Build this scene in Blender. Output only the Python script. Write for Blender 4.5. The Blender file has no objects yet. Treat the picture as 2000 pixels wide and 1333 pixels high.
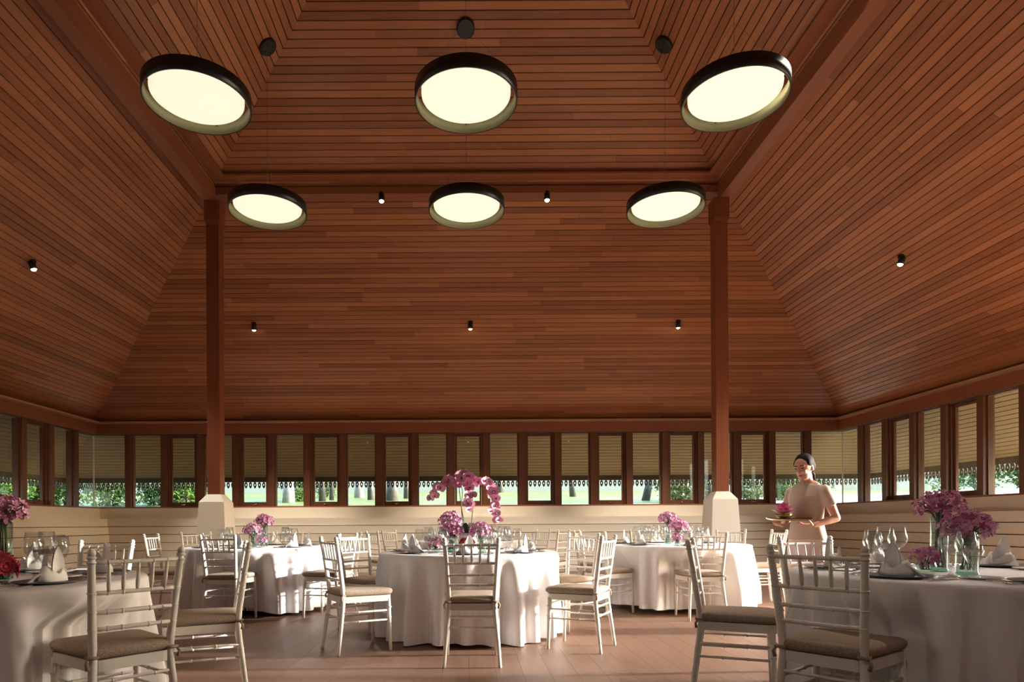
import bpy, bmesh, math, random
from mathutils import Vector, Matrix
R = math.radians
rnd = random.Random(7)
S = bpy.context.scene
COL = S.collection

# ------------------------------------------------------------------ camera
EYE = 1.02
cam_d = bpy.data.cameras.new('camera')
cam = bpy.data.objects.new('camera', cam_d); COL.objects.link(cam)
cam_d.sensor_width = 36.0
cam_d.lens = 36.0 * 1250.0 / 2000.0
cam_d.shift_x = (1000 - 915) / 2000.0
cam_d.shift_y = (1022.4 - 666.5) / 2000.0
cam_d.clip_end = 300
cam.matrix_world = Matrix.Translation((0, 0, EYE)) @ Matrix.Rotation(R(90), 4, 'X') @ Matrix.Rotation(R(-0.33), 4, 'Z')
S.camera = cam

# ------------------------------------------------------------------ light
S.view_settings.view_transform = 'Standard'
S.view_settings.look = 'None'
S.view_settings.gamma = 1.0
S.view_settings.use_curve_mapping = False
S.view_settings.exposure = 1.6
w = bpy.data.worlds.new('World'); S.world = w; w.use_nodes = True
nt = w.node_tree; nt.nodes.clear()
sky = nt.nodes.new('ShaderNodeTexSky'); sky.sky_type = 'NISHITA'; sky.sun_disc = False
sky.sun_elevation = R(24); sky.sun_rotation = R(90); sky.air_density = 1.0; sky.dust_density = 2.5
bgn = nt.nodes.new('ShaderNodeBackground'); bgn.inputs[1].default_value = 0.55
wo = nt.nodes.new('ShaderNodeOutputWorld')
nt.links.new(sky.outputs[0], bgn.inputs[0]); nt.links.new(bgn.outputs[0], wo.inputs[0])
sun_d = bpy.data.lights.new('sun', 'SUN'); sun_d.energy = 4.6; sun_d.angle = R(3.0); sun_d.color = (1.0, 0.97, 0.94)
sun = bpy.data.objects.new('sun', sun_d); COL.objects.link(sun)
SUN_EL = R(11.5); SUN_AZ = R(2.0)
sdir = Vector((-math.cos(SUN_EL) * math.cos(SUN_AZ), -math.cos(SUN_EL) * math.sin(SUN_AZ), -math.sin(SUN_EL)))
sun.rotation_euler = sdir.to_track_quat('-Z', 'Y').to_euler()
sun.location = (30, 7, 8)
S.cycles.use_denoising = True
S.cycles.max_bounces = 10; S.cycles.diffuse_bounces = 6; S.cycles.transparent_max_bounces = 24
S.cycles.sample_clamp_indirect = 6.0

# ------------------------------------------------------------------ materials
MATS = {}
def mat(name, col, rough=0.5, metal=0.0, spec=0.5, **k):
    if name in MATS: return MATS[name]
    m = bpy.data.materials.new(name); m.use_nodes = True
    b = m.node_tree.nodes['Principled BSDF']
    b.inputs['Base Color'].default_value = (*col, 1); b.inputs['Roughness'].default_value = rough
    b.inputs['Metallic'].default_value = metal; b.inputs['Specular IOR Level'].default_value = spec
    for a, v in k.items(): b.inputs[a.replace('_', ' ')].default_value = v
    MATS[name] = m; return m
def N(m, t): return m.node_tree.nodes.new(t)
def L(m, a, b): m.node_tree.links.new(a, b)
def wood(name, dark, mid, light, axis, rough=0.38, gscale=1.0, spread=1.0, spec=0.4):
    m = mat(name, mid, rough, spec=spec); b = m.node_tree.nodes['Principled BSDF']
    tc = N(m, 'ShaderNodeTexCoord'); mp = N(m, 'ShaderNodeMapping')
    s = [26 * gscale] * 3; s[axis] = 1.3 * gscale
    mp.inputs['Scale'].default_value = s
    oi = N(m, 'ShaderNodeObjectInfo')
    add = N(m, 'ShaderNodeVectorMath'); add.operation = 'ADD'
    sc = N(m, 'ShaderNodeVectorMath'); sc.operation = 'SCALE'; sc.inputs[0].default_value = (37, 53, 71)
    L(m, oi.outputs['Random'], sc.inputs['Scale']); L(m, tc.outputs['Object'], mp.inputs[0])
    L(m, mp.outputs[0], add.inputs[0]); L(m, sc.outputs[0], add.inputs[1])
    nz = N(m, 'ShaderNodeTexNoise'); nz.inputs['Scale'].default_value = 1.0; nz.inputs['Detail'].default_value = 5; nz.inputs['Roughness'].default_value = 0.6
    L(m, add.outputs[0], nz.inputs['Vector'])
    mx = N(m, 'ShaderNodeMath'); mx.operation = 'MULTIPLY_ADD'; mx.inputs[1].default_value = 0.75 * spread
    L(m, oi.outputs['Random'], mx.inputs[0])
    m2 = N(m, 'ShaderNodeMath'); m2.operation = 'MULTIPLY'; m2.inputs[1].default_value = 0.55
    L(m, nz.outputs[0], m2.inputs[0]); L(m, m2.outputs[0], mx.inputs[2])
    cr = N(m, 'ShaderNodeValToRGB'); e = cr.color_ramp.elements
    e[0].position = 0.18; e[0].color = (*dark, 1); e[1].position = 1.0; e[1].color = (*light, 1)
    em = e.new(0.58); em.color = (*mid, 1)
    L(m, mx.outputs[0], cr.inputs[0]); L(m, cr.outputs[0], b.inputs['Base Color'])
    bp = N(m, 'ShaderNodeBump'); bp.inputs['Strength'].default_value = 0.12; bp.inputs['Distance'].default_value = 0.004
    L(m, nz.outputs[0], bp.inputs['Height']); L(m, bp.outputs[0], b.inputs['Normal'])
    return m
CD, CM_, CL = (0.24, 0.078, 0.030), (0.39, 0.138, 0.053), (0.52, 0.205, 0.085)
wood_x = wood('ceiling_wood_x', CD, CM_, CL, 0, spread=.72)
wood_y = wood('ceiling_wood_y', CD, CM_, CL, 1, spread=.72)
beam_x = wood('beam_wood_x', (0.24, 0.078, 0.035), (0.32, 0.108, 0.05), (0.40, 0.145, 0.068), 0, spread=0.5)
ledge_x = wood('ledge_wood_x', (0.42, 0.22, 0.11), (0.52, 0.29, 0.15), (0.60, 0.36, 0.20), 0, spread=0.5)
beam_y = wood('beam_wood_y', (0.24, 0.078, 0.035), (0.32, 0.108, 0.05), (0.40, 0.145, 0.068), 1, spread=0.5)
ledge_y = wood('ledge_wood_y', (0.42, 0.22, 0.11), (0.52, 0.29, 0.15), (0.60, 0.36, 0.20), 1, spread=0.5)
post_w = wood('post_wood', (0.17, 0.045, 0.019), (0.23, 0.066, 0.027), (0.29, 0.088, 0.036), 2, spread=0.4)
frame_w = wood('frame_wood', (0.13, 0.05, 0.024), (0.19, 0.073, 0.035), (0.25, 0.10, 0.05), 2, spread=0.4)
soffit_x = wood('soffit_wood_x', (0.36, 0.235, 0.10), (0.46, 0.31, 0.14), (0.54, 0.38, 0.19), 0, rough=0.6, spread=0.6)
soffit_y = wood('soffit_wood_y', (0.36, 0.235, 0.10), (0.46, 0.31, 0.14), (0.54, 0.38, 0.19), 1, rough=0.6, spread=0.6)
floor_m = wood('floor_wood', (0.155, 0.085, 0.056), (0.21, 0.122, 0.084), (0.28, 0.17, 0.122), 1, rough=0.45, gscale=2.2, spread=0.16)
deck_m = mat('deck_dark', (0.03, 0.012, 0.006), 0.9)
cream = mat('cream_paint', (0.80, 0.71, 0.575), 0.5)
cream_w = mat('plinth_paint', (0.76, 0.70, 0.61), 0.5)
valance_m = mat('valance_paint', (0.16, 0.115, 0.075), 0.6)
chair_m = mat('chair_paint', (0.74, 0.70, 0.63), 0.32)
def tweed():
    m = mat('cushion_tweed', (0.36, 0.28, 0.21), 0.95, spec=0.1); b = m.node_tree.nodes['Principled BSDF']
    tc = N(m, 'ShaderNodeTexCoord'); nz = N(m, 'ShaderNodeTexNoise'); nz.inputs['Scale'].default_value = 240; nz.inputs['Detail'].default_value = 3
    cr = N(m, 'ShaderNodeValToRGB'); cr.color_ramp.elements[0].position = 0.35; cr.color_ramp.elements[0].color = (0.24, 0.18, 0.13, 1)
    cr.color_ramp.elements[1].position = 0.68; cr.color_ramp.elements[1].color = (0.47, 0.385, 0.30, 1)
    L(m, tc.outputs['Object'], nz.inputs['Vector']); L(m, nz.outputs[0], cr.inputs[0]); L(m, cr.outputs[0], b.inputs['Base Color'])
    bp = N(m, 'ShaderNodeBump'); bp.inputs['Strength'].default_value = 0.4; bp.inputs['Distance'].default_value = 0.002
    L(m, nz.outputs[0], bp.inputs['Height']); L(m, bp.outputs[0], b.inputs['Normal'])
    return m
tweed_m = tweed()
tie_m = mat('tie_fabric', (0.30, 0.22, 0.16), 0.9)
def fabric(name, col, scale=500):
    m = mat(name, col, 0.85, spec=0.15, Sheen_Weight=0.15); b = m.node_tree.nodes['Principled BSDF']
    tc = N(m, 'ShaderNodeTexCoord'); nz = N(m, 'ShaderNodeTexNoise'); nz.inputs['Scale'].default_value = scale
    bp = N(m, 'ShaderNodeBump'); bp.inputs['Strength'].default_value = 0.08; bp.inputs['Distance'].default_value = 0.001
    L(m, tc.outputs['Object'], nz.inputs['Vector']); L(m, nz.outputs[0], bp.inputs['Height']); L(m, bp.outputs[0], b.inputs['Normal'])
    return m
cloth_m = fabric('table_linen', (0.78, 0.75, 0.74))
napkin_m = fabric('napkin_linen', (0.82, 0.80, 0.77), 700)
def glassy(name, tint, fac_lo=0.04, rough=0.0):
    m = bpy.data.materials.new(name); m.use_nodes = True; n = m.node_tree; n.nodes.clear()
    o = n.nodes.new('ShaderNodeOutputMaterial'); mix = n.nodes.new('ShaderNodeMixShader')
    t = n.nodes.new('ShaderNodeBsdfTransparent'); t.inputs[0].default_value = (*tint, 1)
    g = n.nodes.new('ShaderNodeBsdfGlossy'); g.inputs['Roughness'].default_value = rough
    lw = n.nodes.new('ShaderNodeLayerWeight'); lw.inputs[0].default_value = 0.32
    mr = n.nodes.new('ShaderNodeMapRange'); mr.inputs['To Min'].default_value = fac_lo; mr.inputs['To Max'].default_value = 0.8
    n.links.new(lw.outputs['Facing'], mr.inputs[0])
    pw = n.nodes.new('ShaderNodeMath'); pw.operation = 'POWER'; pw.inputs[1].default_value = 2.0
    n.links.new(lw.outputs['Facing'], pw.inputs[0]); n.links.new(pw.outputs[0], mr.inputs[0])
    n.links.new(mr.outputs[0], mix.inputs[0]); n.links.new(t.outputs[0], mix.inputs[1]); n.links.new(g.outputs[0], mix.inputs[2])
    n.links.new(mix.outputs[0], o.inputs[0]); MATS[name] = m; return m
drink_g = glassy('drinking_glass', (0.95, 0.96, 0.96), 0.05)
vase_g = glassy('vase_glass', (0.88, 0.96, 0.93), 0.06)
vase_base = glassy('vase_base_glass', (0.42, 0.72, 0.62), 0.08)
pane_g = glassy('window_glass', (0.93, 0.96, 0.95), 0.02)
charger_m = mat('charger_slate', (0.10, 0.115, 0.14), 0.28)
china_m = mat('white_china', (0.80, 0.79, 0.76), 0.2)
steel_m = mat('cutlery_steel', (0.62, 0.60, 0.57), 0.18, 1.0)
black_m = mat('lamp_black', (0.012, 0.012, 0.011), 0.4)
olive_m = mat('lamp_rim_inside', (0.30, 0.28, 0.15), 0.5)
bronze_m = mat('tray_bronze', (0.40, 0.29, 0.14), 0.3, 0.85)
def emit(name, col, st):
    m = bpy.data.materials.new(name); m.use_nodes = True; b = m.node_tree.nodes['Principled BSDF']
    b.inputs['Base Color'].default_value = (0.8, 0.78, 0.7, 1)
    b.inputs['Emission Color'].default_value = (*col, 1); b.inputs['Emission Strength'].default_value = st
    MATS[name] = m; return m
lamp_e = emit('lamp_diffuser', (1.0, 0.94, 0.70), 0.285)
bulb_e = emit('spot_bulb', (1.0, 0.88, 0.60), 9.0)
def petal(name, c1, c2):
    m = mat(name, c1, 0.55, spec=0.2, Subsurface_Weight=0.0); b = m.node_tree.nodes['Principled BSDF']
    oi = N(m, 'ShaderNodeObjectInfo'); cr = N(m, 'ShaderNodeValToRGB')
    cr.color_ramp.elements[0].color = (*c1, 1); cr.color_ramp.elements[1].color = (*c2, 1)
    L(m, oi.outputs['Random'], cr.inputs[0]); L(m, cr.outputs[0], b.inputs['Base Color'])
    return m
mokara_m = petal('magenta_petal', (0.40, 0.085, 0.24), (0.86, 0.52, 0.70))
phal_m = petal('pink_petal', (0.72, 0.30, 0.48), (0.86, 0.55, 0.68))
red_m = petal('red_petal', (0.42, 0.03, 0.05), (0.60, 0.10, 0.16))
lotus_m = mat('lotus_pink', (0.60, 0.13, 0.30), 0.5)
lip_m = mat('orchid_lip', (0.35, 0.02, 0.12), 0.5)
stem_m = mat('stem_green', (0.06, 0.10, 0.03), 0.5)
leafd_m = mat('orchid_leaf', (0.025, 0.05, 0.02), 0.35)
def leafmat(name, a, b_, c):
    m = mat(name, a, 0.5, spec=0.3); b = m.node_tree.nodes['Principled BSDF']
    tc = N(m, 'ShaderNodeTexCoord'); nz = N(m, 'ShaderNodeTexNoise'); nz.inputs['Scale'].default_value = 3.5; nz.inputs['Detail'].default_value = 4
    cr = N(m, 'ShaderNodeValToRGB'); cr.color_ramp.elements[0].position = 0.3; cr.color_ramp.elements[0].color = (*a, 1)
    cr.color_ramp.elements[1].position = 0.75; cr.color_ramp.elements[1].color = (*c, 1); e = cr.color_ramp.elements.new(0.52); e.color = (*b_, 1)
    L(m, tc.outputs['Object'], nz.inputs['Vector']); L(m, nz.outputs[0], cr.inputs[0]); L(m, cr.outputs[0], b.inputs['Base Color'])
    return m
leaf1 = leafmat('leaf_green', (0.035, 0.09, 0.014), (0.09, 0.19, 0.03), (0.22, 0.32, 0.06))
leaf2 = leafmat('leaf_olive', (0.06, 0.10, 0.03), (0.15, 0.20, 0.07), (0.32, 0.32, 0.15))
bark_m = leafmat('tree_bark', (0.05, 0.045, 0.04), (0.09, 0.08, 0.07), (0.16, 0.145, 0.13))
bark_w = leafmat('pale_bark', (0.22, 0.21, 0.19), (0.30, 0.29, 0.27), (0.40, 0.39, 0.36))
grass_m = leafmat('lawn', (0.10, 0.14, 0.02), (0.17, 0.21, 0.045), (0.28, 0.29, 0.10))
road_m = mat('pale_paving', (0.42, 0.40, 0.37), 0.8)
gwall_m = mat('pale_render_wall', (0.34, 0.35, 0.29), 0.8)
skin_m = mat('skin', (0.56, 0.29, 0.21), 0.5)
hair_m = mat('dark_hair', (0.009, 0.005, 0.004), 0.7, spec=.12)
blouse_m = fabric('blouse_cloth', (0.56, 0.44, 0.37), 400)
skirt_m = fabric('skirt_cloth', (0.76, 0.62, 0.60), 300)
eye_m = mat('eye_dark', (0.02, 0.015, 0.012), 0.3)
lipskin_m = mat('lips', (0.42, 0.12, 0.11), 0.45)

# ------------------------------------------------------------------ mesh helpers
class MB:
    def __init__(s): s.v = []; s.f = []
    def add(s, v, f):
        o = len(s.v); s.v += [tuple(p) for p in v]; s.f += [tuple(i + o for i in q) for q in f]; return s
    def hexa(s, p):           # 8 points: bottom 0-3, top 4-7
        return s.add(p, [(3, 2, 1, 0), (4, 5, 6, 7), (0, 1, 5, 4), (1, 2, 6, 5), (2, 3, 7, 6), (3, 0, 4, 7)])
    def box(s, x0, x1, y0, y1, z0, z1):
        return s.hexa([(x0, y0, z0), (x1, y0, z0), (x1, y1, z0), (x0, y1, z0), (x0, y0, z1), (x1, y0, z1), (x1, y1, z1), (x0, y1, z1)])
    def tube(s, pts, rads, n=8, caps=True):
        pts = [Vector(p) for p in pts]
        if not hasattr(rads, '__len__'): rads = [rads] * len(pts)
        o = len(s.v); up = None
        for i, p in enumerate(pts):
            t = (pts[min(i + 1, len(pts) - 1)] - pts[max(i - 1, 0)])
            if t.length < 1e-9: t = Vector((0, 0, 1))
            t.normalize()
            if up is None:
                up = Vector((1, 0, 0)) if abs(t.x) < 0.9 else Vector((0, 1, 0))
            a = (up - t * up.dot(t)).normalized(); b = t.cross(a); up = a
            for k in range(n):
                an = 2 * math.pi * k / n
                s.v.append(tuple(p + (a * math.cos(an) + b * math.sin(an)) * rads[i]))
        for i in range(len(pts) - 1):
            for k in range(n):
                k2 = (k + 1) % n
                s.f.append((o + i * n + k, o + i * n + k2, o + (i + 1) * n + k2, o + (i + 1) * n + k))
        if caps:
            s.f.append(tuple(o + k for k in reversed(range(n))))
            s.f.append(tuple(o + (len(pts) - 1) * n + k for k in range(n)))
        return s
    def lathe(s, prof, n=20, c=(0, 0, 0), sx=1, sy=1, close=False):
        o = len(s.v); m = len(prof)
        for r, z in prof:
            for k in range(n):
                a = 2 * math.pi * k / n
                s.v.append((c[0] + r * math.cos(a) * sx, c[1] + r * math.sin(a) * sy, c[2] + z))
        for i in range(m - 1 if not close else m):
            j = (i + 1) % m
            for k in range(n):
                k2 = (k + 1) % n
                s.f.append((o + i * n + k, o + i * n + k2, o + j * n + k2, o + j * n + k))
        if not close:
            if prof[0][0] > 1e-6: s.f.append(tuple(o + k for k in reversed(range(n))))
            if prof[-1][0] > 1e-6: s.f.append(tuple(o + (m - 1) * n + k for k in range(n)))
        return s
    def ball(s, c, r, n=10, m=6):
        if not hasattr(r, '__len__'): r = (r, r, r)
        prof = [(math.sin(math.pi * i / m), -math.cos(math.pi * i / m)) for i in range(m + 1)]
        o = len(s.v)
        s.lathe([(max(a, 1e-4), z) for a, z in prof], n)
        for i in range(o, len(s.v)):
            p = s.v[i]; s.v[i] = (c[0] + p[0] * r[0], c[1] + p[1] * r[1], c[2] + p[2] * r[2])
        return s
    def xf(s, M_, start=0):
        for i in range(start, len(s.v)): s.v[i] = tuple(M_ @ Vector(s.v[i]))
        return s
    def mesh(s, name, m, smooth=False, fix=True):
        me = bpy.data.meshes.new(name); me.from_pydata(s.v, [], s.f)
        if fix:
            bm = bmesh.new(); bm.from_mesh(me); bmesh.ops.recalc_face_normals(bm, faces=bm.faces); bm.to_mesh(me); bm.free()
        if m is not None: me.materials.append(m)
        if smooth: me.polygons.foreach_set('use_smooth', [True] * len(me.polygons))
        me.update(); return me
    def build(s, name, m, parent=None, smooth=False, fix=True):
        o = bpy.data.objects.new(name, s.mesh(name, m, smooth, fix)); COL.objects.link(o)
        if parent is not None: o.parent = parent
        return o
def tag(o, label=None, cat=None, group=None, kind=None):
    if label: o['label'] = label
    if cat: o['category'] = cat
    if group: o['group'] = group
    if kind: o['kind'] = kind
    return o
def thing(name, label=None, cat=None, loc=(0, 0, 0), rz=0, group=None, kind=None):
    o = bpy.data.objects.new(name, None); COL.objects.link(o); o.empty_display_size = 0.1
    o.location = loc; o.rotation_euler = (0, 0, rz)
    return tag(o, label, cat, group, kind)
def inst(name, me, parent=None, loc=(0, 0, 0), rot=(0, 0, 0), sc=(1, 1, 1)):
    o = bpy.data.objects.new(name, me); COL.objects.link(o); o.parent = parent
    o.location = loc; o.rotation_euler = rot; o.scale = sc if hasattr(sc, '__len__') else (sc, sc, sc)
    return o
def copy_tree(o, parent=None):
    c = o.copy(); COL.objects.link(c); c.parent = parent
    for ch in list(o.children): copy_tree(ch, c)
    return c
def smooth_by_angle(o, ang=40):
    me = o.data
    me.polygons.foreach_set('use_smooth', [True] * len(me.polygons))
    try: me.set_sharp_from_angle(angle=R(ang))
    except Exception: pass

# ------------------------------------------------------------------ the pavilion
CY = 5.937                                  # centre of the square plan (y)
RZ0 = EYE + 7.748; SL = 0.66                # roof: z = RZ0 - SL * X
def roofz(x): return RZ0 - SL * x
SIDES = {'back': lambda u, x: (u, CY + x), 'front': lambda u, x: (u, CY - x),
         'right': lambda u, x: (x, CY + u), 'left': lambda u, x: (-x, CY + u)}
def W(side, u, x, z):
    a, b = SIDES[side](u, x); return (a, b, z)
def prism(mb, side, ua, ub, x0, x1, z0, z1, mitre=False):
    """a board along the side; with mitre its ends follow u = +-x"""
    def uu(u, x): return (math.copysign(x, u) if mitre and abs(abs(u) - 99) < 1 else u)
    p = []
    for z in (z0, z1):
        p += [W(side, uu(ua, x0), x0, z), W(side, uu(ub, x0), x0, z), W(side, uu(ub, x1), x1, z), W(side, uu(ua, x1), x1, z)]
    return mb.hexa(p)
XW = 8.377
# --- ceiling slopes: every row of planks, cut into lengths
PITCH = 0.082
def seg_cuts(a, b):
    cuts = [a]; x = a + rnd.uniform(0.9, 3.6)
    while x < b - 1.1:
        cuts.append(x); x += rnd.uniform(2.3, 4.2)
    cuts.append(b); return cuts
def plank(mb, side, ua0, ub0, ua1, ub1, x0, x1, th=0.014):
    p = []
    for dz in (0, th):
        p += [W(side, ua0, x0, roofz(x0) + dz), W(side, ub0, x0, roofz(x0) + dz), W(side, ub1, x1, roofz(x1) + dz), W(side, ua1, x1, roofz(x1) + dz)]
    return mb.hexa(p)
XE = 10.0                                   # eave edge
for side in ('back', 'left', 'right', 'front'):
    wm = wood_x if side in ('back', 'front') else wood_y
    deck = MB()
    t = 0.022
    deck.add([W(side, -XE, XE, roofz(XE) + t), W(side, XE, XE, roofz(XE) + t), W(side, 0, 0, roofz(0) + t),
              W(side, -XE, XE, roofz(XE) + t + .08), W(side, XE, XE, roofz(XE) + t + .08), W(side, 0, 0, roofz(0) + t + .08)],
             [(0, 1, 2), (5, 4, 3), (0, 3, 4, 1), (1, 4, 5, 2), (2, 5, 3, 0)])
    if side == 'right':                     # the eave is open above the wide doorway on this side
        deck = MB()
        for (ua, ub) in ((3.2, 'm'), ('n', -1.7)):
            pass
        x1 = 8.45
        deck.add([W(side, -x1, x1, roofz(x1) + t), W(side, x1, x1, roofz(x1) + t), W(side, 0, 0, roofz(0) + t),
                  W(side, -x1, x1, roofz(x1) + t + .08), W(side, x1, x1, roofz(x1) + t + .08), W(side, 0, 0, roofz(0) + t + .08)],
                 [(0, 1, 2), (5, 4, 3), (0, 3, 4, 1), (1, 4, 5, 2), (2, 5, 3, 0)])
        deck.hexa([W(side, u, x, roofz(x) + t + dz) for dz in (0, .08) for (u, x) in ((2.3, x1), (x1, x1), (XE, XE), (2.3, XE))])
    croot = tag(deck.build('ceiling_' + side, deck_m), kind='structure')
    rest = MB()
    i = 1
    while i * PITCH < 8.25:
        x0 = i * PITCH; x1 = x0 + PITCH - 0.0112
        cs = seg_cuts(-x0, x0)
        for a, b in zip(cs[:-1], cs[1:]):
            a0, b0 = a + (0.0012 if a > -x0 else 0), b - (0.0012 if b < x0 else 0)
            a1 = -x1 if a == -x0 else a0; b1 = x1 if b == x0 else b0
            if side == 'front': plank(rest, side, a0, b0, a1, b1, x0, x1)
            else: plank(MB(), side, a0, b0, a1, b1, x0, x1).build('plank', wm, croot)
        i += 1
    if side == 'front': tag(rest.build('plank', wm, croot), kind='stuff')
    else:                                   # eave soffit outside the windows, seen through the glass
        sf = MB(); x0 = 8.43; ulo = -1 if side != 'right' else 0
        while x0 < XE - 0.05:
            x1 = x0 + 0.077
            if side == 'right': plank(sf, side, 2.3, x0, 2.3, x1, x0, x1)
            else: plank(sf, side, -x0, x0, -x1, x1, x0, x1)
            x0 += 0.092
        tag(sf.build('soffit_board', soffit_x if side == 'back' else soffit_y, croot), kind='stuff')
# --- carved valance below the eave edge
def valance(side, ua, ub, n):
    mb = MB(); x = XE - 0.02; zt = roofz(XE) + 0.02
    prism(mb, side, ua, ub, x - 0.012, x + 0.012, zt - 0.12, zt)
    pw = 0.1105; k = int((ub - ua) / pw)
    for i in range(k):
        c = ua + (i + 0.5) * pw
        # a pointed drop with a round eye: two rings joined front and back
        outer = []; inner = []
        for j in range(14):
            a = 2 * math.pi * j / 14
            du, dz = math.sin(a) * 0.040, math.cos(a) * 0.066
            if dz < 0: dz *= 1.35; du *= (1 - 0.25 * (-math.cos(a)))
            outer.append((c + du, zt - 0.185 + dz)); inner.append((c + math.sin(a) * 0.0165, zt - 0.188 + math.cos(a) * 0.026))
        v = []
        for xx in (x - 0.01, x + 0.01):
            v += [W(side, u, xx, z) for u, z in outer] + [W(side, u, xx, z) for u, z in inner]
        f = []
        for j in range(14):
            j2 = (j + 1) % 14
            f += [(j, j2, 14 + j2, 14 + j), (28 + j, 42 + j, 42 + j2, 28 + j2), (j, 28 + j, 28 + j2, j2), (14 + j, 14 + j2, 42 + j2, 42 + j)]
        mb.add(v, f)
    return tag(mb.build('trim_%d' % n, valance_m), kind='structure')
valance('back', -XE, XE, 1); valance('left', -XE, XE, 2); valance('right', 2.3, XE, 3)

# --- walls
def wall(side, spans, nm):
    """spans: list of (ua, ub, windows) ; ua/ub = +-99 means up to the corner"""
    wm = beam_x if side in ('back', 'front') else beam_y
    core = MB()
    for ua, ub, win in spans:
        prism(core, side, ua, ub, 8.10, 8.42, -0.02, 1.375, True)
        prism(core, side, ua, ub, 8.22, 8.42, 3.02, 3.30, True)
    root = tag(core.build('wall_' + side, mat('gap_shade_core', (.10, .07, .045), .9)), kind='structure')  # wall core coloured dark so the siding gaps read as shadow lines
    for ua, ub, win in spans:
        for j in range(7):                  # stepped siding boards
            x = 7.69 - 0.045 * j; zt = 1.15 - 0.17 * j
            o = prism(MB(), side, ua, ub, x, x + 0.10, max(zt - 0.158, 0.002), zt, True).build('siding_board', cream, root)
        prism(MB(), side, ua, ub, 7.62, 8.12, -0.015, 1.135, True).build('bench_core', cream, root) if False else None
        prism(MB(), side, ua, ub, 7.70, 8.12, 1.115, 1.145, True).build('ledge_top', cream, root)
        prism(MB(), side, ua, ub, 8.06, 8.10, 1.145, 1.385, True).build('cap_board', cream, root)
        prism(MB(), side, ua, ub, 8.07, 8.42, 1.378, 1.415, True).build('sill', wm, root)
        prism(MB(), side, ua, ub, 8.19, 8.22, 3.03, 3.255, True).build('header', wm, root)
        prism(MB(), side, ua, ub, 8.05, 8.22, 3.25, 3.285, True).build('ledge_board', ledge_x if side in ('back', 'front') else ledge_y, root)
    return root
WALLS = {}
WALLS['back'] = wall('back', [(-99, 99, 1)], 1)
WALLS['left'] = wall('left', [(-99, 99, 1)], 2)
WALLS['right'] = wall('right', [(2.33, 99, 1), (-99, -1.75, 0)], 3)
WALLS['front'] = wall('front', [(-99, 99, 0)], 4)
# closed upper part where there are no windows
for side, ua, ub in (('right', -99, -1.75), ('front', -99, 99)):
    prism(MB(), side, ua, ub, 8.2, 8.40, 1.41, 3.03, True).build('panel', cream, WALLS[side])
for u in (-1.75, 2.33):                     # jambs and head of the doorway
    prism(MB(), 'right', u - 0.08, u + 0.08, 7.66, 8.44, 0, 3.26).build('door_jamb', frame_w, WALLS['right'])
# windows
WP = 0.794
wn = [0]
def window(side, k):
    wn[0] += 1
    c = k * WP; fixed = (k % 2 != 0)
    root = thing('window_%d' % wn[0], kind='structure')
    zb, zt = 1.41, 3.035
    hw = WP / 2 - 0.065
    def fr(name, u0, u1, x0, x1, z0, z1, m, par):
        return prism(MB(), side, u0, u1, x0, x1, z0, z1).build(name, m, par)
    if fixed:
        fw = 0.028
        mb = MB()
        for (u0, u1, z0, z1) in ((c - hw, c - hw + fw, zb, zt), (c + hw - fw, c + hw, zb, zt), (c - hw + fw, c + hw - fw, zt - fw, zt), (c - hw + fw, c + hw - fw, zb, zb + .012)):
            prism(mb, side, u0, u1, 8.30, 8.40, z0, z1)
        mb.build('frame', frame_w, root)
        fr('pane', c - hw + fw - .004, c + hw - fw + .004, 8.372, 8.378, zb, zt - .02, pane_g, root)
    else:
        fw = 0.035
        mb = MB()
        for (u0, u1, z0, z1) in ((c - hw, c - hw + fw, zb, zt), (c + hw - fw, c + hw, zb, zt), (c - hw + fw, c + hw - fw, zt - fw, zt)):
            prism(mb, side, u0, u1, 8.30, 8.42, z0, z1)
        mb.build('frame', frame_w, root)
        sw = hw - fw - 0.004; st = 0.042
        mb = MB()
        for (u0, u1, z0, z1) in ((c - sw, c - sw + st, zb + .01, zt - .04), (c + sw - st, c + sw, zb + .01, zt - .04), (c - sw + st, c + sw - st, zt - .085, zt - .04), (c - sw + st, c + sw - st, zb + .01, zb + .105)):
            prism(mb, side, u0, u1, 8.345, 8.395, z0, z1)
        sash = mb.build('sash', frame_w, root)
        fr('pane', c - sw + st - .004, c + sw - st + .004, 8.367, 8.373, zb + .1, zt - .08, pane_g, sash)
        h = MB()
        h.tube([W(side, c - .045, 8.33, zb + .05), W(side, c - .02, 8.318, zb + .058), W(side, c + .01, 8.32, zb + .052), W(side, c + .05, 8.312, zb + .068)], .006, 6)
        h.ball(W(side, c - .01, 8.335, zb + .05), .014, 8, 5)
        h.build('handle', steel_m, sash)
    return root
def wpost(side, u):
    prism(MB(), side, u - 0.065, u + 0.065, 8.24, 8.43, 1.40, 3.05).build('window_post', frame_w, WALLS[side])
for k in range(-9, 10): window('back', k)
for k in range(-9, 10): window('left', k)
for k in range(4, 10): window('right', k)
for k in range(-10, 10):
    wpost('back', (k + .5) * WP)
    wpost('left', (k + .5) * WP)
for k in range(3, 10): wpost('right', (k + .5) * WP)
for side, sg in (('back', -1), ('back', 1), ('left', -1), ('left', 1), ('right', 1)):
    wn[0] += 1
    root = thing('window_%d' % wn[0], kind='structure')
    a, b = sorted((sg * (9.5 * WP + .06), sg * 8.372))
    prism(MB(), side, a, b, 8.372, 8.378, 1.412, 3.03).build('pane', pane_g, root)
    e = sg * 8.370
    prism(MB(), side, min(e, e - sg * .012), max(e, e - sg * .012), 8.366, 8.381, 1.412, 3.03).build('edge_seal', cream_w, root)

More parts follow.
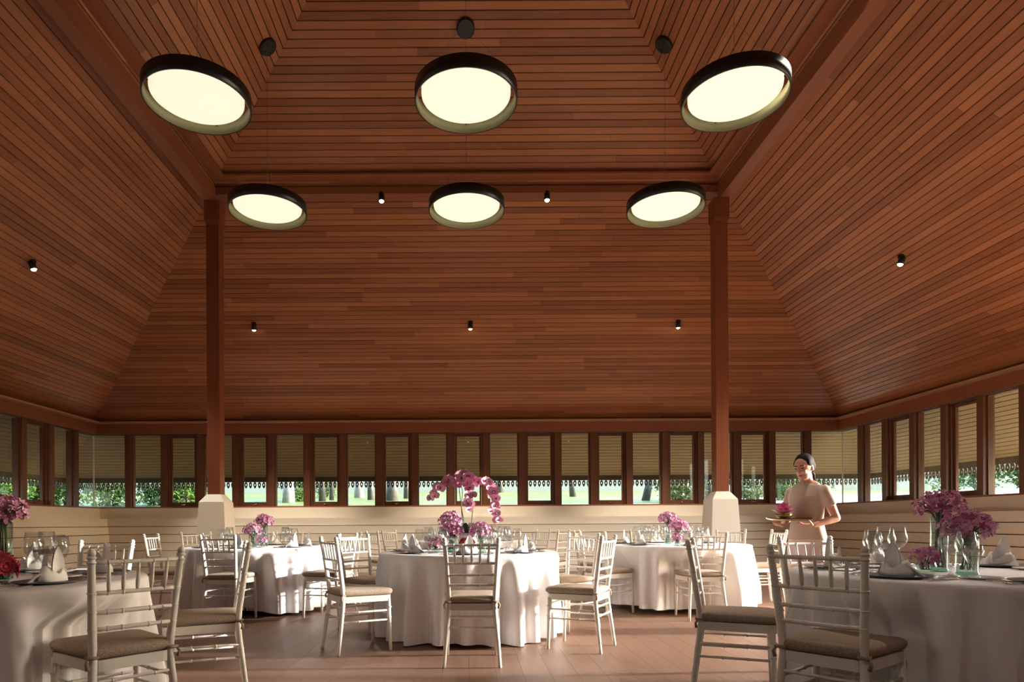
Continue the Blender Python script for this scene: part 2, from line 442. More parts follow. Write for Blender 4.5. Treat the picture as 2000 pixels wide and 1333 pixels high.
# --- beams and columns
for side in ('back', 'front', 'left', 'right'):
    bf = side in ('back', 'front')
    wm = beam_x if bf else beam_y
    zb = EYE + 3.879 * 1.3 if bf else EYE + 3.78 * 1.3
    root = thing('ceiling_beam', {'back': 'dark red timber beam with two small spotlights under the roof, parallel to the window wall',
                                  'front': 'dark red timber beam of the roof ring facing the spotlit beam',
                                  'left': 'dark red timber roof beam resting on the pillar by the hedge windows',
                                  'right': 'dark red timber roof beam with a black spotlight resting on the pillar near the server'}[side], 'beam')
    prism(MB(), side, -99, 99, 3.835, 4.005 if not bf else 4.06, zb, 6.17, True).build('beam', wm, root)
    prism(MB(), side, -99, 99, 3.640, 3.84, EYE + 4.02 * 1.3, EYE + 4.02 * 1.3 + .03, True).build('ledge_board', wm, root)
CX = 3.858
for sx in (-1, 1):
    for sy in (1, -1):
        lab = {(-1, 1): 'dark red timber pillar on cream tapered base beside the hedge windows',
               (1, 1): 'dark red timber pillar on cream tapered base near the walking server',
               (-1, -1): 'dark red timber pillar at the doorway end across from the hedge-side pillar',
               (1, -1): 'dark red timber pillar at the doorway end beside the solid wall'}[(sx, sy)]
        c = thing('column', lab, 'pillar', (sx * CX, CY + sy * CX, 0))
        h = 0.095
        MB().box(-h, h, -h, h, 1.44, 5.70).build('post', post_w, c)
        m = MB()
        zt = EYE + 3.78 * 1.3
        for (h0, z0, h1, z1) in ((.096, 5.58, .116, 5.64), (.116, 5.64, .116, zt)):
            m.hexa([(-h0, -h0, z0), (h0, -h0, z0), (h0, h0, z0), (-h0, h0, z0), (-h1, -h1, z1), (h1, -h1, z1), (h1, h1, z1), (-h1, h1, z1)])
        m.build('capital', post_w, c)
        m = MB()
        for (h0, z0, h1, z1) in ((.262, 0, .189, 1.36), (.189, 1.36, .103, 1.478)):
            m.hexa([(-h0, -h0, z0), (h0, -h0, z0), (h0, h0, z0), (-h0, h0, z0), (-h1, -h1, z1), (h1, -h1, z1), (h1, h1, z1), (-h1, h1, z1)])
        m.build('plinth', cream_w, c)

# --- floor
fl = tag(MB().box(-8.45, 8.45, CY - 8.45, CY + 8.45, -0.12, -0.012).build('floor', mat('floor_base', (0.07, 0.035, 0.02), 0.8)), kind='structure')
cand = []
FWID = 0.183
for r in range(-45, 46):
    x0 = r * FWID; y = CY - 8.4 - rnd.uniform(0, 2.3)
    while y < CY + 8.4:
        y1 = y + 2.4
        cand.append((x0, x0 + FWID - .0014, max(y, CY - 8.42) + .0011, min(y1, CY + 8.42) - .0011)); y = y1
def fscore(c):
    xm = (c[0] + c[1]) / 2; ym = (c[2] + c[3]) / 2
    if ym < 3.6: return 0
    px = 915 + 1250 * xm / ym
    if not (-60 < px < 2060): return 0
    return 1 / ym ** 3
cand.sort(key=fscore, reverse=True)
for c in cand[:300]: MB().box(c[0], c[1], c[2], c[3], -0.012, 0).build('floor_plank', floor_m, fl)
rest = MB()
for c in cand[300:]:
    if c[3] - c[2] > .05: rest.box(c[0], c[1], c[2], c[3], -0.012, 0)
tag(rest.build('floor_plank', floor_m, fl), kind='stuff')

#@@LAMPS
# ------------------------------------------------------------------ pendant lamps
lamp_mesh = {}
m = MB(); m.lathe([(.482, 0.0), (.482, .125), (.472, .125), (.472, 0.0)], 64, close=True); lamp_mesh['rim'] = m.mesh('rim', black_m, True)
m = MB(); m.lathe([(.4715, .001), (.4715, .124), (.465, .124), (.465, .001)], 64, close=True); lamp_mesh['liner'] = m.mesh('liner', olive_m, True)
m = MB(); m.lathe([(.001, .012), (.22, .012), (.36, .014), (.404, .018), (.417, .028), (.419, .045), (.419, .098), (.001, .10)], 64); lamp_mesh['diffuser'] = m.mesh('diffuser', lamp_e, True)
m = MB(); m.tube([(.415, 0, .09), (.469, 0, .09)], .007, 6); lamp_mesh['bracket'] = m.mesh('bracket', black_m)
LAMP_UP = 2.0
LZ = EYE + 3.955
for (px, y, lab) in ((-1, 8.13, 'round black-rimmed pendant lamp hung before the spotlit beam on the hedge-wall side'),
                     (0, 8.13, 'round black-rimmed pendant lamp hung before the middle of the spotlit beam'),
                     (1, 8.13, 'round black-rimmed pendant lamp hung before the spotlit beam on the server side'),
                     (-1, 6.02, 'large round pendant lamp in the front row on the hedge-wall side'),
                     (0, 6.02, 'large round pendant lamp in the middle of the front row'),
                     (1, 6.02, 'large round pendant lamp in the front row near the black beam spotlight')):
    x = px * 2.525
    t = thing('pendant_lamp', lab, 'lamp', (x, y, LZ), 0, 'round pendant lamps')
    inst('rim', lamp_mesh['rim'], t); inst('liner', lamp_mesh['liner'], t)
    inst('diffuser', lamp_mesh['diffuser'], t, (0, 0, .040)); 
    for a in range(3): inst('bracket', lamp_mesh['bracket'], t, (0, 0, 0), (0, 0, R(90 + 120 * a)))
    X = max(abs(x), abs(y - CY)); zr = roofz(X)
    m = MB(); m.tube([(0, 0, .10), (0, 0, zr - LZ)], .0025, 5)
    for a in range(3):
        an = R(90 + 120 * a); m.tube([(.46 * math.cos(an), .46 * math.sin(an), .10), (0, 0, .75)], .0016, 4)
    m.build('cable', mat('cable_grey', (.20, .16, .13), .5), t)
    ld = bpy.data.lights.new('ceiling_fill', 'AREA'); ld.shape = 'DISK'; ld.size = .8; ld.energy = LAMP_UP; ld.color = (1.0, .80, .54)  # uplight added over each diffuser to brighten the ceiling
    lo = bpy.data.objects.new('ceiling_fill', ld); COL.objects.link(lo); lo.parent = t; lo.location = (0, 0, .13); lo.rotation_euler = (math.pi, 0, 0)
    # canopy lies flat against the slope
    nrm = Vector((0, 0, -1))
    if abs(x) > abs(y - CY): nrm = Vector((-math.copysign(SL, x), 0, -1))
    elif abs(y - CY) > 0.01: nrm = Vector((0, -math.copysign(SL, y - CY), -1))
    q = nrm.normalized().to_track_quat('Z', 'Y').to_matrix().to_4x4()
    m = MB(); m.lathe([(.115, 0), (.115, .035), (.10, .05), (.001, .052)], 28)
    for a in range(4): m.ball((.06 * math.cos(R(90 * a)), .06 * math.sin(R(90 * a)), .054), .008, 6, 4)
    m.xf(Matrix.Translation((0, 0, zr - LZ)) @ q)
    m.build('canopy', black_m, t)
# ------------------------------------------------------------------ small spotlights
def spot(side, u, X, lab, beam_z=None, aim=None, power=170):
    z = roofz(X) if beam_z is None else beam_z
    x, y, z = W(side, u, X, z)
    t = thing('spotlight', lab, 'spotlight', (x, y, z), 0, 'small adjustable spotlights')
    m = MB(); m.lathe([(.045, .01), (.045, -.03), (.02, -.034), (.02, -.055)], 16); m.build('base', black_m, t)
    d = Vector(aim).normalized() if aim else Vector((0, -0.35, -1)).normalized()
    q = d.to_track_quat('-Z', 'Y').to_matrix().to_4x4()
    M_ = Matrix.Translation((0, 0, -.075)) @ q
    m = MB(); m.lathe([(.030, .05), (.042, .04), (.046, -.055), (.041, -.055), (.037, .03)], 18); m.xf(M_); hd = m.build('lamp_head', black_m, t, True)
    m = MB(); m.ball((0, 0, -.045), (.036, .036, .03), 12, 8); m.xf(M_); m.build('bulb', bulb_e, hd, True)
    ld = bpy.data.lights.new('spot_light', 'SPOT'); ld.energy = power; ld.color = (1, .91, .78); ld.spot_size = R(75); ld.spot_blend = .6; ld.shadow_soft_size = .05
    lo = bpy.data.objects.new('spot_light', ld); COL.objects.link(lo); lo.parent = t
    lo.matrix_local = Matrix.Translation(Vector((0, 0, -.075)) + d * .1) @ q
    return t
def roofX(yy): return (1250 * 7.748 - yy * CY) / (yy + 1250 * SL)
Xs = roofX(393)
for px, lab in ((500, 'small black spotlight on the roof slope above the windows, hedge-wall side'), (923, 'small black spotlight on the roof slope above the middle window'), (1329, 'small black spotlight on the roof slope beside the server-side pillar')):
    spot('back', (px - 917) / 1250 * (CY + Xs), Xs, lab, aim=(0, .12, -1), power=230)
spot('left', 3.05, 6.1, 'small black spotlight on the dark roof slope above the hedge-side wall', aim=(.35, 0, -1))
spot('right', 3.05, 6.1, 'small black spotlight on the bright roof slope above the server-side wall', aim=(-.35, 0, -1))
for u, lab in ((-4.5, 'unseen added spotlight on the roof slope over the doorway end, hedge-wall side'), (0, 'unseen added spotlight on the roof slope over the middle of the doorway end'), (4.5, 'unseen added spotlight on the roof slope over the doorway end, solid-wall side')):
    spot('front', u, Xs, lab, aim=(0, .45, -1), power=22)  # unseen spotlights added on this slope to light the near tables
bz = EYE + 3.879 * 1.3
spot('back', (750 - 917) / 1250 * 9.75, 3.87, 'small spotlight under the timber beam beside the hedge-side pendant lamp', bz + .02, (0, -.2, -1))
spot('back', (1075 - 917) / 1250 * 9.75, 3.87, 'small spotlight under the timber beam beside the server-side pendant lamp', bz + .02, (0, -.2, -1))
spot('right', 0.05, 3.80, 'small black spotlight fixed to the inner face of the roof beam', 6.1, (-.3, 0, -1))

#@@FURN
# ------------------------------------------------------------------ chairs
def chair_parts():
    P = []
    for s in (-1, 1):
        path = [(.197, -.243, 0), (.186, -.222, .16), (.168, -.196, .36), (.163, -.190, .44), (.166, -.196, .52), (.180, -.228, .75), (.189, -.252, .895)]
        pts = []; rr = []
        for i in range(len(path) - 1):
            for j in range(4):
                tt = j / 4; pts.append(tuple(path[i][k] * (1 - tt) + path[i + 1][k] * tt for k in range(3)))
        pts.append(path[-1])
        for p in pts:
            z = p[2]; r = .0125 + .0055 * min(1, z / .35)
            if z > .6: r -= .003 * (z - .6) / .3
            rr.append(r)
        m = MB(); m.tube([(s * p[0], p[1], p[2]) for p in pts], rr, 10)
        for z in (.30, .455, .58, .655, .735, .865, .885):          # bamboo knuckles
            for a, b in zip(path[:-1], path[1:]):
                if a[2] <= z <= b[2]:
                    tt = (z - a[2]) / (b[2] - a[2]); c = [a[k] * (1 - tt) + b[k] * tt for k in range(3)]
                    m.tube([(s * c[0], c[1], z - .007), (s * c[0], c[1], z), (s * c[0], c[1], z + .007)], [.015, .0205, .015], 10)
        c = path[-1]
        m.tube([(s * c[0], c[1], c[2] - .002), (s * c[0], c[1] - .001, c[2] + .006), (s * c[0], c[1] - .002, c[2] + .014), (s * c[0], c[1] - .003, c[2] + .024)], [.012, .0165, .0165, .008], 10)
        P.append(('rear_leg', m.mesh('rear_leg', chair_m, True)))
        m = MB(); m.tube([(s * .188, .196, 0), (s * .184, .19, .2), (s * .178, .182, .42)], [.0125, .0165, .019], 10)
        for z in (.27, .35): m.tube([(s * .183, .188, z - .007), (s * .183, .188, z), (s * .183, .188, z + .007)], [.016, .021, .016], 10)
        P.append(('front_leg', m.mesh('front_leg', chair_m, True)))
    # seat frame: rounded trapezoid ring
    def outline(k, inset=0):
        pts = []
        for (cx, cy, a0) in ((.150, .165, 0), (-.150, .165, 90), (-.128, -.160, 180), (.128, -.160, 270)):
            for j in range(5):
                a = R(a0 + 90 * j / 4); r = .045 - inset
                pts.append((cx + r * math.cos(a), cy + r * math.sin(a)))
        return pts
    o = outline(0); n = len(o)
    m = MB(); v = [(x, y, .400) for x, y in o] + [(x, y, .448) for x, y in o]
    m.add(v, [(i, (i + 1) % n, n + (i + 1) % n, n + i) for i in range(n)] + [tuple(range(n - 1, -1, -1)), tuple(range(n, 2 * n))])
    P.append(('seat_frame', m.mesh('seat_frame', chair_m)))
    # cushion
    m = MB(); v = []; lay = [(.96, .451), (1.02, .458), (1.05, .472), (1.04, .488), (.98, .499), (.80, .505), (.4, .508)]
    for s_, z in lay: v += [(x * s_, y * s_ + .004, z) for x, y in o]
    f = []
    for k in range(len(lay) - 1): f += [(k * n + i, k * n + (i + 1) % n, (k + 1) * n + (i + 1) % n, (k + 1) * n + i) for i in range(n)]
    f += [tuple(range(n - 1, -1, -1)), tuple(range((len(lay) - 1) * n, len(lay) * n))]
    m.add(v, f); P.append(('cushion', m.mesh('cushion', tweed_m, True)))
    # rails
    def bowed(z, hx, y, dip, r, m, rings=(.33, .67)):
        pts = []
        for j in range(9):
            u = -1 + j / 4; pts.append((u * hx, y - dip * (1 - u * u), z))
        m.tube(pts, r, 8)
        for q in rings:
            for sg in (-1, 1):
                u = sg * (1 - q); xx = u * hx; yy = y - dip * (1 - u * u)
                m.tube([(xx - .005, yy, z), (xx, yy, z), (xx + .005, yy, z)], [r, r * 1.35, r], 8)
        return m
    for z, hx, y, nm in ((.865, .187, -.247, 'top_rail'), (.735, .179, -.226, 'back_rail'), (.652, .174, -.214, 'back_rail'), (.580, .170, -.205, 'back_rail')):
        P.append((nm, bowed(z, hx, y, .012, .0095, MB()).mesh(nm, chair_m, True)))
    for i in range(5):
        u = (-2 + i) / 3; 
        m = MB(); m.tube([(u * .176, -.226 - .011, .737), (u * .178, -.232 - .011, .772), (u * .183, -.2425 - .010, .835), (u * .185, -.247 - .010, .864)], [.0065, .0098, .0075, .0055], 8)
        P.append(('slat', m.mesh('slat', chair_m, True)))
    for z in (.355, .280):
        P.append(('stretcher', bowed(z, .180 + .03 * (.36 - z), -.200 - .1 * (.36 - z), 0, .0075, MB(), (.5,)).mesh('stretcher', chair_m, True)))
        P.append(('stretcher', bowed(z + .012, .184, .186, 0, .0075, MB(), (.4,)).mesh('stretcher', chair_m, True)))
        for s in (-1, 1):
            m = MB(); m.tube([(s * .180, -.200, z - .03), (s * .184, .19, z - .03)], .0075, 8)
            for yy in (-.07, .06): m.tube([(s * .182, yy - .006, z - .03), (s * .182, yy, z - .03), (s * .182, yy + .006, z - .03)], [.0075, .0115, .0075], 8)
            P.append(('stretcher', m.mesh('stretcher', chair_m, True)))
    for s in (-1, 1):
        m = MB(); m.tube([(s * .150, -.175, .465), (s * .185, -.180, .462), (s * .187, -.212, .462), (s * .15, -.215, .462), (s * .143, -.18, .465)], .0075, 6)
        m.tube([(s * .185, -.20, .462), (s * .197, -.215, .44), (s * .19, -.21, .415)], [.006, .007, .009], 6)
        P.append(('tie', m.mesh('tie', tie_m, True)))
    return P
CPARTS = chair_parts()
CHAIRS = []
def chair(x, y, deg, lab, table, group=None):
    t = thing('dining_chair', lab, 'chair', (x, y, 0), R(deg - 90), group or 'white ballroom chairs')
    cu = None
    for nm, me in CPARTS:
        o = inst(nm, me, t if nm != 'tie' else cu)
        if nm == 'cushion': cu = o
    CHAIRS.append((x, y, deg, table)); return t
TT = {0: (0.0, 6.05), 1: (-2.54, 7.70), 2: (2.50, 7.70), 3: (-2.52, 3.16), 4: (2.58, 3.28), 5: (0.02, 9.95)}
TR = 0.83
wc = 'white beige-cushioned chair '
CH = [(0.02, 4.745, 90, 'seen from behind, drawn up in front of the potted orchid', 0),
      (-.897, 5.217, 30.5, 'side-on at the orchid table, on its hedge-wall side', 0),
      (.899, 5.244, 151.5, 'side-on and sunlit at the orchid table, on its server side', 0),
      (-.95, 6.20, -40, 'tucked under the orchid table cloth, facing the doorway, hedge-wall side', 0),
      (.95, 6.20, 220, 'tucked under the orchid table cloth, facing the doorway, server side', 0),
      (-1.18, 9.35, 33, 'at the table behind the orchid, turned to the window wall, hedge-wall side', 5),
      (-1.08, 10.35, -28, 'at the table behind the orchid, backing the panelled wall, hedge-wall side', 5),
      (1.00, 10.35, 208, 'at the table behind the orchid, backing the panelled wall, server side', 5),
      (1.16, 9.35, 147, 'at the table behind the orchid, turned to the window wall, server side', 5),
      (1.58, 7.25, 35, 'turned to the windows between the orchid table and the server-side pillar table', 2),
      (1.66, 8.33, -20, 'half hidden between the table near the server-side pillar and the panelled wall', 2),
      (2.45, 6.80, 91, 'seen from behind at the sunlit table before the server-side pillar', 2),
      (3.62, 7.98, 180, 'side-on and brightly sunlit beside the server-side pillar', 2),
      (3.52, 8.72, 236, 'standing right against the base of the server-side pillar', 2),
      (2.56, 9.12, 270, 'facing the doorway behind the glasses of the server-side pillar table', 2),
      (-3.42, 7.42, 4, 'in shade side-on at the hedge-side pillar table', 1),
      (-3.66, 8.70, -58, 'standing right against the base of the hedge-side pillar', 1),
      (-2.54, 6.82, 82, 'seen from behind before the hedge-side pillar', 1),
      (-1.55, 7.06, 162, 'casting its shadow on the cloth of the hedge-side pillar table', 1),
      (-1.64, 8.22, 190, 'between the hedge-side pillar table and the panelled wall', 1),
      (-2.62, 9.12, 270, 'facing the doorway behind the glasses of the hedge-side pillar table', 1),
      (-1.63, 2.94, 141, 'large in view, turned towards the table with the red flower', 3),
      (-1.58, 3.80, 202, 'side-on at the table with the red flower, by the open aisle', 3),
      (-2.54, 4.20, 265, 'facing the doorway across the table with the red flower', 3),
      (1.655, 2.855, 39, 'large in view, turned towards the table with green-tinted vases', 4),
      (1.57, 3.76, -23, 'side-on at the table with green-tinted vases, by the open aisle', 4),
      (2.33, 4.12, -82, 'facing the doorway across the table with green-tinted vases', 4)]
for x, y, dg, lb, tb in CH: chair(x, y, dg, wc + lb, tb)

# ------------------------------------------------------------------ tables and cloths
TN = {0: 'the potted orchid table', 1: 'the hedge-side pillar table', 2: 'the table by the server-side pillar', 3: 'the table with the red flower',
      4: 'the table with green-tinted vases', 5: 'the table behind the orchid table'}
def cloth(i, seed, hem):
    r_ = random.Random(seed); cx, cy = TT[i]; n = 288
    ph = [r_.uniform(0, 6.28) for _ in range(6)]
    nf = [r_.choice((24, 25, 26)), r_.choice((13, 15)), r_.choice((37, 39))]
    lim = []
    for k in range(n):
        a = 2 * math.pi * k / n; best = 9
        for (hx, hy, dg, tb) in CHAIRS:
            if tb != i: continue
            fx, fy = math.cos(R(dg)), math.sin(R(dg))
            for q in range(25):
                rr = .25 + q * .03
                dx, dy = cx + rr * math.cos(a) - hx, cy + rr * math.sin(a) - hy
                lf = dx * fx + dy * fy; ls = -dx * fy + dy * fx
                if abs(ls) < .24 and -.3 < lf < .245: best = min(best, rr - .03); break
        lim.append(best)
    lim2 = [min(lim[(k + j) % n] + abs(j) * .028 for j in range(-14, 15)) for k in range(n)]
    lim2 = [sum(min(lim2[(k + j) % n], 1.0) for j in range(-3, 4)) / 7 for k in range(n)]
    lim2 = [min(lim2[k], lim[k], lim[k - 1], lim[(k + 1) % n]) for k in range(n)]
    m = MB(); v = [(cx, cy, .752)]; rings = []
    top = [(.3, .752), (.6, .752), (TR - .02, .752), (TR - .004, .750), (TR + .005, .743), (TR + .010, .730)]
    for r0, z in top:
        rings.append([(r0, z)] * n)
    zs = [.70, .66, .62, .58, .54, .50, .46, .40, .33, .26, .19, .12, .06, hem]
    for z in zs:
        t = (.73 - z) / .73; ring = []
        for k in range(n):
            a = 2 * math.pi * k / n
            w1 = math.sin(nf[0] * a + ph[0] + .9 * math.sin(3 * a + ph[3])); w2 = math.sin(nf[1] * a + ph[1] + .7 * math.sin(2 * a + ph[4])); w3 = math.sin(nf[2] * a + ph[2])
            fold = .62 * math.copysign(abs(w1) ** .75, w1) + .28 * w2 + .10 * w3
            r0 = TR + .008 + .022 * t + fold * (.014 + .078 * min(1, t * 1.5)) * min(1, (.745 - z) / .07)
            if lim2[k] < r0:
                bl = min(1, max(0, (.70 - z) / .17)); bl = bl * bl * (3 - 2 * bl)
                r0 = r0 * (1 - bl) + min(r0, lim2[k] + (fold - 1) * .02) * bl
            ring.append((r0, z + (.012 * math.sin(5 * a + ph[5]) if z == hem else 0)))
        rings.append(ring)
    for ring in rings:
        for k, (r0, z) in enumerate(ring):
            a = 2 * math.pi * k / n; v.append((cx + r0 * math.cos(a), cy + r0 * math.sin(a), z))
    f = [(0, 1 + k, 1 + (k + 1) % n) for k in range(n)]
    for j in range(len(rings) - 1):
        f += [(1 + j * n + k, 1 + (j + 1) * n + k, 1 + (j + 1) * n + (k + 1) % n, 1 + j * n + (k + 1) % n) for k in range(n)]
    m.add(v, f)
    o = m.build('tablecloth', cloth_m, None, True)
    tag(o, 'white linen cloth hanging in folds over ' + TN[i], 'tablecloth', 'round tablecloths')
    t = thing('banquet_table', 'round folding table hidden beneath the cloth of ' + TN[i][4:], 'table', (cx, cy, 0), 0, 'round tables')
    MB().lathe([(.001, .72), (.60, .72), (TR - .02, .722), (TR - .012, .735), (TR - .02, .748), (.001, .748)], 48).build('tabletop', mat('plywood', (.4, .28, .16), .6), t, False)
    m = MB(); m.tube([(0, 0, .03), (0, 0, .72)], .04, 12); m.lathe([(.25, 0), (.25, .02), (.05, .05), (.001, .05)], 20); m.build('pedestal', black_m, t)
for i, hem in ((0, .02), (1, .05), (2, .06), (3, .02), (4, .02), (5, .03)): cloth(i, 11 + i, hem)

# ------------------------------------------------------------------ tableware
TZ = .7525
def wine_profile(h, rb, rr, stem):
    b0 = stem
    return [(.001, .003), (.034, .002), (.035, .004), (.012, .008), (.0045, .02), (.004, stem * .6), (.0055, stem - .004),
            (.020, b0 + .006), (rb * .72, b0 + .025), (rb * .95, b0 + .045), (rb, b0 + .06), (rb * .97, b0 + .075), ((rb + rr) / 2, b0 + (h - b0) * .68), (rr, h),
            (rr - .0015, h), ((rb + rr) / 2 - .0015, b0 + (h - b0) * .68), (rb * .95, b0 + .062), (rb * .70, b0 + .029), (.001, b0 + .010)]
def glass_mesh(h, rb, rr, stem):
    p = wine_profile(h, rb, rr, stem)
    a = MB(); a.lathe([(.001, .0035), (.034, .002), (.035, .0045), (.012, .009), (.0045, .022), (.001, .023)], 24)
    b = MB(); b.lathe([(.0048, .020), (.004, stem * .6), (.0055, stem - .003), (.012, stem + .002)], 10)
    c = MB(); c.lathe(p[7:], 28)
    return [('foot', a.mesh('foot', drink_g, True)), ('stem', b.mesh('stem', drink_g, True)), ('bowl', c.mesh('bowl', drink_g, True))]
G_BIG = glass_mesh(.235, .050, .036, .105); G_MID = glass_mesh(.215, .043, .033, .10); G_SM = glass_mesh(.15, .040, .034, .060)
m = MB(); m.lathe([(.001, .0), (.10, .0), (.105, .004), (.152, .010), (.154, .013), (.150, .0135), (.105, .008), (.001, .008)], 48); CHARGER = m.mesh('plate', charger_m, True)
m = MB(); m.lathe([(.001, .0), (.05, .0), (.055, .004), (.082, .010), (.080, .012), (.05, .006), (.001, .006)], 32); SIDEPL = m.mesh('plate', china_m, True)
m = MB(); m.lathe([(.001, .0), (.035, .0), (.036, .006), (.062, .03), (.075, .05), (.073, .051), (.058, .03), (.001, .008)], 32); BOWL = m.mesh('bowl', china_m, True)
def fork_mesh():
    m = MB()
    m.tube([(0, -.10, .006), (0, -.04, .008), (0, .02, .007)], [.0055, .0045, .0028], 6)
    m.hexa([(-.003, .018, .005), (.003, .018, .005), (.011, .045, .003), (-.011, .045, .003), (-.003, .018, .008), (.003, .018, .008), (.011, .045, .005), (-.011, .045, .005)])
    for k in range(4): x = -.0095 + k * .0063; m.tube([(x, .043, .004), (x, .07, .004), (x * .9, .095, .009)], [.0021, .0019, .0009], 5)
    return m.mesh('fork', steel_m, True)
def knife_mesh():
    m = MB()
    m.tube([(0, -.11, .006), (0, -.10, .006), (0, -.02, .006), (0, 0, .006)], [.004, .0078, .0062, .005], 8)
    m.hexa([(-.001, 0, .002), (.001, 0, .002), (.001, .105, .002), (-.001, .105, .002), (-.008, 0, .010), (.008, 0, .010), (.002, .115, .008), (-.010, .085, .010)])
    return m.mesh('knife', steel_m, False)
FORK = fork_mesh(); KNIFE = knife_mesh()
def napkin_meshes():
    P = []
    def leaf(h, wd, lean, cup, z0, rz, yo):
        m = MB(); n1, n2 = 9, 7
        for i in range(n1):
            t = i / (n1 - 1); ww = wd * (1 - t ** 2.2) * (.75 + .5 * t) + .002
            for j in range(n2):
                u = -1 + 2 * j / (n2 - 1)
                m.v.append((u * ww, yo + lean * t + cup * u * u * (1 - .6 * t) , z0 + h * t))
        for i in range(n1 - 1):
            for j in range(n2 - 1): m.f.append((i * n2 + j, i * n2 + j + 1, (i + 1) * n2 + j + 1, (i + 1) * n2 + j))
        k = len(m.v); nf = len(m.f)
        for p in list(m.v): m.v.append((p[0] * .97, p[1] + .004, p[2]))
        for q in list(m.f[:nf]): m.f.append(tuple(i + k for i in reversed(q)))
        m.xf(Matrix.Rotation(rz, 4, 'Z')); return m
    # folded base band
    b = MB(); n = 24; prof = [(.078, .001), (.074, .02), (.060, .045), (.050, .056), (.046, .052), (.055, .02), (.06, .002)]
    b.lathe(prof, n, sx=1.0, sy=.62, close=True)
    for i, p in enumerate(b.v):
        b.v[i] = (p[0], p[1], p[2] * (1 + .35 * math.cos(2 * math.atan2(p[1], p[0]))))
    P.append(('base_fold', b.mesh('base_fold', napkin_m, True)))
    P.append(('peak', leaf(.150, .046, .012, .028, .012, 0, .002).mesh('peak', napkin_m, True)))
    P.append(('peak', leaf(.105, .034, -.010, -.02, .012, R(25), -.018).mesh('peak', napkin_m, True)))
    for s in (-1, 1):
        w_ = MB()
        w_.add([(s * .035, -.045, .004), (s * .115, -.030, .003), (s * .06, .02, .062), (s * .03, -.012, .055), (s * .035, -.038, .003), (s * .112, -.022, .002), (s * .058, .026, .058), (s * .03, -.004, .05)],
               [(0, 1, 2, 3), (7, 6, 5, 4), (0, 4, 5, 1), (1, 5, 6, 2), (2, 6, 7, 3), (3, 7, 4, 0)])
        P.append(('wing_fold', w_.mesh('wing_fold', napkin_m)))
    return P
NAP = napkin_meshes()
def put(name, parts, loc, rz, lab, cat, grp):
    if isinstance(parts, list):
        t = thing(name, lab, cat, loc, rz, grp)
        for nm, me in parts: inst(nm, me, t)
    else:
        t = inst(name, parts, None, loc, (0, 0, rz)); tag(t, lab, cat, grp)
    return t
def setting(i, ang, full=True, rp=.60, bowl=False):
    """place setting: the guest sits at angle ang (degrees, from the table centre)"""
    cx, cy = TT[i]; a = R(ang); out = Vector((math.cos(a), math.sin(a), 0)); rt = Vector((-out.y, out.x, 0))   # rt: guest's right hand
    c = Vector((cx, cy, TZ)) + out * rp; rz = a + R(90); tn = TN[i]
    g = lambda s: s + ' on ' + tn[4:]
    put('charger_plate', CHARGER, c, rz, ('dark slate charger plate under a folded napkin on ' if not bowl else 'dark slate charger plate under a white bowl on ') + tn, 'plate', g('charger plates'))
    if not bowl: put('folded_napkin', NAP, c + Vector((0, 0, .0085)) + out * .01, rz + R(180) + rnd.uniform(-.5, .5), 'white napkin folded to upright peaks on its plate on ' + tn, 'napkin', g('napkins'))
    rin = rz + math.pi
    for k in range(2):
        put('fork', FORK, c - rt * (.172 + .026 * k) + out * (.01 * k), rz + R(180) , 'silver fork laid flat beside a plate on ' + tn, 'fork', g('forks'))
        put('table_knife', KNIFE, c + rt * (.174 + .024 * k) + out * .01 * k, rz + R(180), 'silver knife laid flat beside a plate on ' + tn, 'knife', g('knives'))
    put('wine_glass', G_BIG, c - out * .235 + rt * .10, 0, 'large clear wine glass with angular bowl on ' + tn, 'glass', g('large wine glasses'))
    put('wine_glass', G_MID, c - out * .175 + rt * .195, 0, 'slimmer clear wine glass on ' + tn, 'glass', g('slim wine glasses'))
    if full: put('water_goblet', G_SM, c - out * .255 + rt * .185, 0, 'short stemmed clear goblet on ' + tn, 'glass', g('goblets'))
    if i in (3, 4): put('side_plate', SIDEPL, c - rt * .165 - out * .185, 0, 'small white side plate on ' + tn, 'plate', g('side plates'))
    if bowl: put('soup_bowl', BOWL, c + Vector((0, 0, .0085)), 0, 'white bowl standing on a charger plate on ' + tn, 'bowl', g('bowls'))
for k in range(7): setting(0, 270 + 51.43 * k)
for a in (270, 328, 218, 30, 150, 90): setting(1, a)
for a in (270, 212, 152, 96, 36): setting(2, a)
for a in (342, 38, 95, 281): setting(3, a, rp=.61)
for a in (205, 148, 96, 258, 40): setting(4, a, rp=.61, bowl=(a == 258))
for a in (212, 328, 270, 20, 160): setting(5, a)

